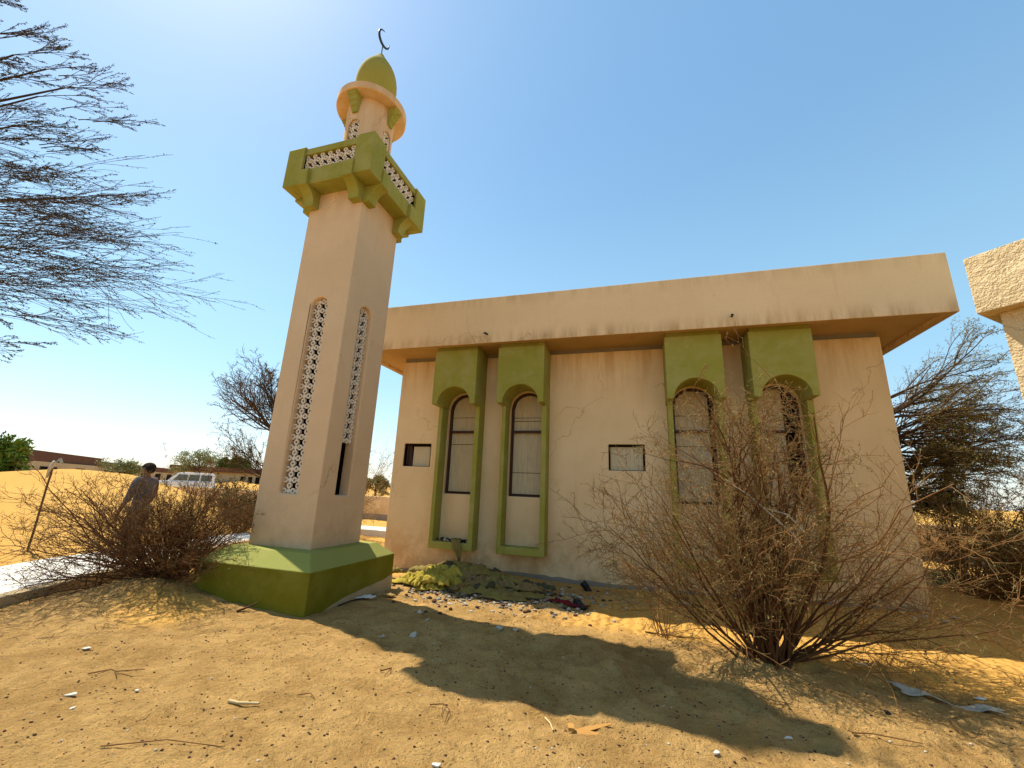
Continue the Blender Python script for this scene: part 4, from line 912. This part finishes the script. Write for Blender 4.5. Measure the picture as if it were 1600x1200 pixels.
b = MB(); sheet(b, 2.42, 5.0, .62, .10, -.38, .02, 33, 24); o = b.build('plastic_sheet', 'plastic', None, True, base=(2.42, 5.0, gz(2.42, 5))); md = o.modifiers.new('t', 'SOLIDIFY'); md.thickness = .003; tag(o, 'long half-buried pale plastic sheet in the bush shadow at lower right', 'plastic sheet')
stone('black_lump', 1.81, 4.52, .035, 155, 'black', 'small black lump in the bush shadow at lower right', 'lump', None, .7)
stone('black_lump', -2.62, 6.75, .07, 156, 'black', 'black charred lump at the sunny edge of the cloth heap', 'lump', None, .7)
# rags and rubble on the sill of the first window surround, a green cloth hanging out of it
sg = MB(); rgS = np.random.RandomState(9)
for k in range(46):
    x = -4.12+.72*rgS.rand(); y = 8.38+.2*rgS.rand(); s_ = .012+.028*rgS.rand()
    sg.cur = int(rgS.rand()*3); sg.add(_jv*s_*(.7+.6*rgS.rand(len(_jv), 1))+np.array([x, y, -1.06+s_*.5+.02*rgS.rand()]), _jf.tolist())
o = sg.build('sill_rubble', ['pebble', 'stone', 'black'], base=(-3.77, 8.46, -1.06)); tag(o, 'bits of rubble piled on the sill of the leftmost green window surround', 'rubble')
def hang(name, pts, wid, mat, label, seed):
    r = np.random.RandomState(seed); V = []; Fq = []; n = len(pts); m_ = 9
    for i, p in enumerate(pts):
        for j in range(m_):
            t = j/(m_-1)-.5; V.append((p[0]+t*wid[i], p[1]-.02*math.sin(t*9+i)+.008*r.normal(), p[2]+.015*r.normal()))
    for i in range(n-1):
        for j in range(m_-1): Fq.append((i*m_+j, i*m_+j+1, (i+1)*m_+j+1, (i+1)*m_+j))
    o = mk(name, V, Fq, mat, None, True, base=pts[0]); md = o.modifiers.new('t', 'SOLIDIFY'); md.thickness = .006; tag(o, label, 'cloth'); return o
hang('hanging_cloth', [(-3.674, 8.505, -1.004), (-3.655, 8.384, -0.986), (-3.627, 8.305, -1.042), (-3.590, 8.291, -1.163), (-3.534, 8.291, -1.265), (-3.497, 8.272, -1.395)], [.12, .20, .22, .20, .12, .04], 'cloth_olive', 'green rag hanging over the sill of the leftmost green window surround', 4)
# gravel: small stones all over the open ground
gv = np.random.RandomState(17); Vs = []; Fs = []; mi = []; n0 = 0
for k in range(6500):
    if k % 2: x = gv.uniform(-7, 4.5); y = gv.uniform(1.6, 6.6)
    else:
        r_a = 1.8+4.2*gv.rand()**1.4; a = math.radians(gv.uniform(38, 165)); x, y = r_a*math.cos(a), r_a*math.sin(a)
    if x < -6.6 or (-6.1 < x < -4 and 4.7 < y < 6.8): continue
    s_ = .0035+.0095*gv.rand()**3
    Vs.append(_jv*np.array([1, .75, .6])*s_*(.75+.5*gv.rand(len(_jv), 1))+np.array([x, y, 0])); Fs.append(_jf+n0); n0 += len(_jv); mi += [0 if gv.rand() < .9 else 1]*len(_jf)
V = np.concatenate(Vs); cen = V.reshape(-1, len(_jv), 3).mean(1); V[:, 2] += np.repeat(ground_h(cen[:, 0], cen[:, 1])+.001, len(_jv))
gvo = fastmesh('gravel', V, np.concatenate(Fs), 'pebble', None, False); gvo.data.materials.append(M['stone_white']); gvo.data.polygons.foreach_set('material_index', mi); gvo['kind'] = 'stuff'
# dry litter under the left bush
lt = np.random.RandomState(19); L_ = []
for k in range(900):
    a = lt.normal(0, 1, 2); x = -6.6+a[0]*.75; y = 3.9+a[1]*.5
    if x > -4.7 and y > 4.7: continue
    q = lt.rand()*PI; l_ = .03+.07*lt.rand(); p = np.array([[x-l_*math.cos(q), y-l_*math.sin(q), 0], [x, y, 0], [x+l_*math.cos(q), y+l_*math.sin(q), 0]]); p[:, 2] = ground_h(p[:, 0], p[:, 1])+.004+np.array([0, .012*lt.rand(), 0]); L_.append((p, np.array([.002, .003, .0015])))
V, Fq = tube_arrays(L_, 3); o = fastmesh('dry_litter', V, Fq, 'twig_grey'); o['kind'] = 'stuff'

# ------------------------------------------------------------------ person behind the left bush
def skin(name, chains, mat, parent, sub=1):
    """chains: list of lists of (x,y,z,r) in metres from the base; first point of later chains may repeat an earlier point (joined)"""
    bm = bmesh.new(); key = {}; rad = {}
    def vert(p):
        k = tuple(round(q, 4) for q in p[:3])
        if k not in key: key[k] = bm.verts.new(p[:3]); rad[k] = p[3]
        return key[k]
    for ch in chains:
        vs = [vert(p) for p in ch]
        for a, c in zip(vs[:-1], vs[1:]):
            if not bm.edges.get((a, c)): bm.edges.new((a, c))
    bm.verts.index_update(); order = {v: k for k, v in key.items()}; rl = [rad[order[v]] for v in bm.verts]
    me = bpy.data.meshes.new(name); bm.to_mesh(me); bm.free(); o = bpy.data.objects.new(name, me); link(o, parent)
    sk_ = o.modifiers.new('skin', 'SKIN')
    for i, d in enumerate(me.skin_vertices[0].data if me.skin_vertices else []): pass
    if not me.skin_vertices:
        bm = bmesh.new(); bm.from_mesh(me); bm.verts.layers.skin.verify(); bm.to_mesh(me); bm.free()
    for i, d in enumerate(me.skin_vertices[0].data): d.radius = (rl[i], rl[i]); d.use_root = (i == 0)
    s2 = o.modifiers.new('sub', 'SUBSURF'); s2.levels = sub; s2.render_levels = sub
    bpy.context.view_layer.update(); dg = bpy.context.evaluated_depsgraph_get(); m2 = bpy.data.meshes.new_from_object(o.evaluated_get(dg))
    o.modifiers.clear(); o.data = m2; m2.materials.clear(); m2.materials.append(M[mat]); m2.shade_smooth(); return o
pe = root('person', (-8.27, 5.35, -1.45), 'person in a dark cap and grey-blue shirt standing on the path behind the left bush', 'person')
pe.rotation_euler = (0, 0, math.radians(200))   # +x of the figure is where it faces: towards the left of the picture
def arm(s):
    e = [(0, .17*s, 1.38, .055), (.0, .215*s, 1.33, .048), (.02, .25*s, 1.10, .038), (.10, .25*s, .93, .029), (.13, .245*s, .87, .024)]
    w_ = e[-1]; palm = (.15, .24*s, .815, .026); ch = [[(0, 0, 1.36, .085)]+e+[palm]]
    for i, (dx, L) in enumerate([(.026, .070), (.009, .078), (-.009, .073), (-.025, .058)]):
        k = (.152+dx, .24*s, .79, .010)
        ch.append([palm, k, (k[0]+.012, .24*s-.008*s, k[2]-L*.45, .0085), (k[0]+.012, .24*s-.024*s, k[2]-L*.85, .0075)])
    ch.append([w_, (.168, .225*s, .845, .011), (.180, .21*s, .815, .009), (.178, .20*s, .79, .008)])
    return ch
def leg(s):
    return [(0, 0, .93, .115), (0, .085*s, .88, .085), (.01, .095*s, .66, .068), (.015, .10*s, .47, .052), (-.005, .10*s, .33, .050), (-.01, .10*s, .10, .035), (.0, .10*s, .045, .035), (.10, .105*s, .03, .032), (.17, .105*s, .025, .022)]
chains = [[(0, 0, .93, .115), (0, 0, 1.08, .105), (0, 0, 1.24, .125), (0, 0, 1.36, .085), (0, 0, 1.43, .050), (.01, 0, 1.48, .050), (.012, 0, 1.535, .078), (.012, 0, 1.60, .082), (.005, 0, 1.65, .06)], leg(1), leg(-1)]+arm(1)+arm(-1)
# face: nose, chin, ears grown from the head
chains += [[(.012, 0, 1.535, .078), (.085, 0, 1.545, .016), (.107, 0, 1.535, .010)], [(.012, 0, 1.535, .078), (.06, 0, 1.475, .028)], [(.012, 0, 1.535, .078), (.0, .078, 1.55, .014), (-.008, .09, 1.56, .010)], [(.012, 0, 1.535, .078), (.0, -.078, 1.55, .014), (-.008, -.09, 1.56, .010)]]
body = skin('body', chains, 'skin', pe, 2)
# clothing, a little larger than the body
skin('shirt', [[(0, 0, .84, .150), (0, 0, .98, .135), (0, 0, 1.10, .128), (0, 0, 1.26, .148), (0, 0, 1.36, .108), (0, 0, 1.41, .064)]]+[[(0, 0, 1.36, .108), (0, .17*s, 1.385, .072), (.0, .22*s, 1.33, .064), (.02, .252*s, 1.12, .054), (.07, .252*s, 1.00, .046)] for s in (1, -1)], 'shirt', pe, 2)
skin('trousers', [[(0, 0, .93, .128), (0, .088*s, .86, .098), (.01, .097*s, .66, .082), (.015, .10*s, .47, .068), (0, .10*s, .30, .064), (-.005, .10*s, .10, .060)] for s in (1, -1)], 'trousers', pe, 2)
bm = bmesh.new(); bmesh.ops.create_uvsphere(bm, u_segments=20, v_segments=12, radius=1)
bmesh.ops.delete(bm, geom=[v for v in bm.verts if v.co.z < -.05], context='VERTS')
for v in bm.verts: v.co = Vector((v.co.x*.103+.008, v.co.y*.092, v.co.z*.088+1.605))
me = bpy.data.meshes.new('cap'); bm.to_mesh(me); bm.free(); me.materials.append(M['capcloth']); me.shade_smooth(); cp = link(bpy.data.objects.new('cap', me), pe)
md = cp.modifiers.new('t', 'SOLIDIFY'); md.thickness = .006
br = MB().prism([(.07*1, -.07), (.13, -.065), (.165, -.03), (.17, 0), (.165, .03), (.13, .065), (.07, .07)], (0, 0, 1.60), (1, 0, -.12), (0, 1, 0), 0, .008)
V = br.v; me = bpy.data.meshes.new('brim'); me.from_pydata(V, [], br.f); me.materials.append(M['capcloth']); link(bpy.data.objects.new('brim', me), cp)
bm = bmesh.new(); bmesh.ops.create_uvsphere(bm, u_segments=20, v_segments=14, radius=1)
bmesh.ops.delete(bm, geom=[v for v in bm.verts if v.co.x > .25 or v.co.z < -.75], context='VERTS')
for v in bm.verts: v.co = Vector((v.co.x*.099+.004, v.co.y*.088, v.co.z*.095+1.575))
me = bpy.data.meshes.new('hair'); bm.to_mesh(me); bm.free(); me.materials.append(M['hair']); me.shade_smooth(); hr = link(bpy.data.objects.new('hair', me), pe); md = hr.modifiers.new('t', 'SOLIDIFY'); md.thickness = .006
for s in (1, -1):
    bm = bmesh.new(); bmesh.ops.create_uvsphere(bm, u_segments=8, v_segments=6, radius=.012)
    for v in bm.verts: v.co += Vector((.083, .031*s, 1.562))
    me = bpy.data.meshes.new('eye'); bm.to_mesh(me); bm.free(); me.materials.append(M['black']); link(bpy.data.objects.new('eye', me), pe)
me = bpy.data.meshes.new('mouth'); mb_ = MB().box((.082, -.022, 1.502), (.092, .022, 1.508)); me.from_pydata(mb_.v, [], mb_.f); me.materials.append(M['cloth_red']); link(bpy.data.objects.new('mouth', me), pe)

# ------------------------------------------------------------------ lift everything so that the sand lies near z = 0
for o in list(col.objects):
    if o.parent is None: o.location.z += 1.6
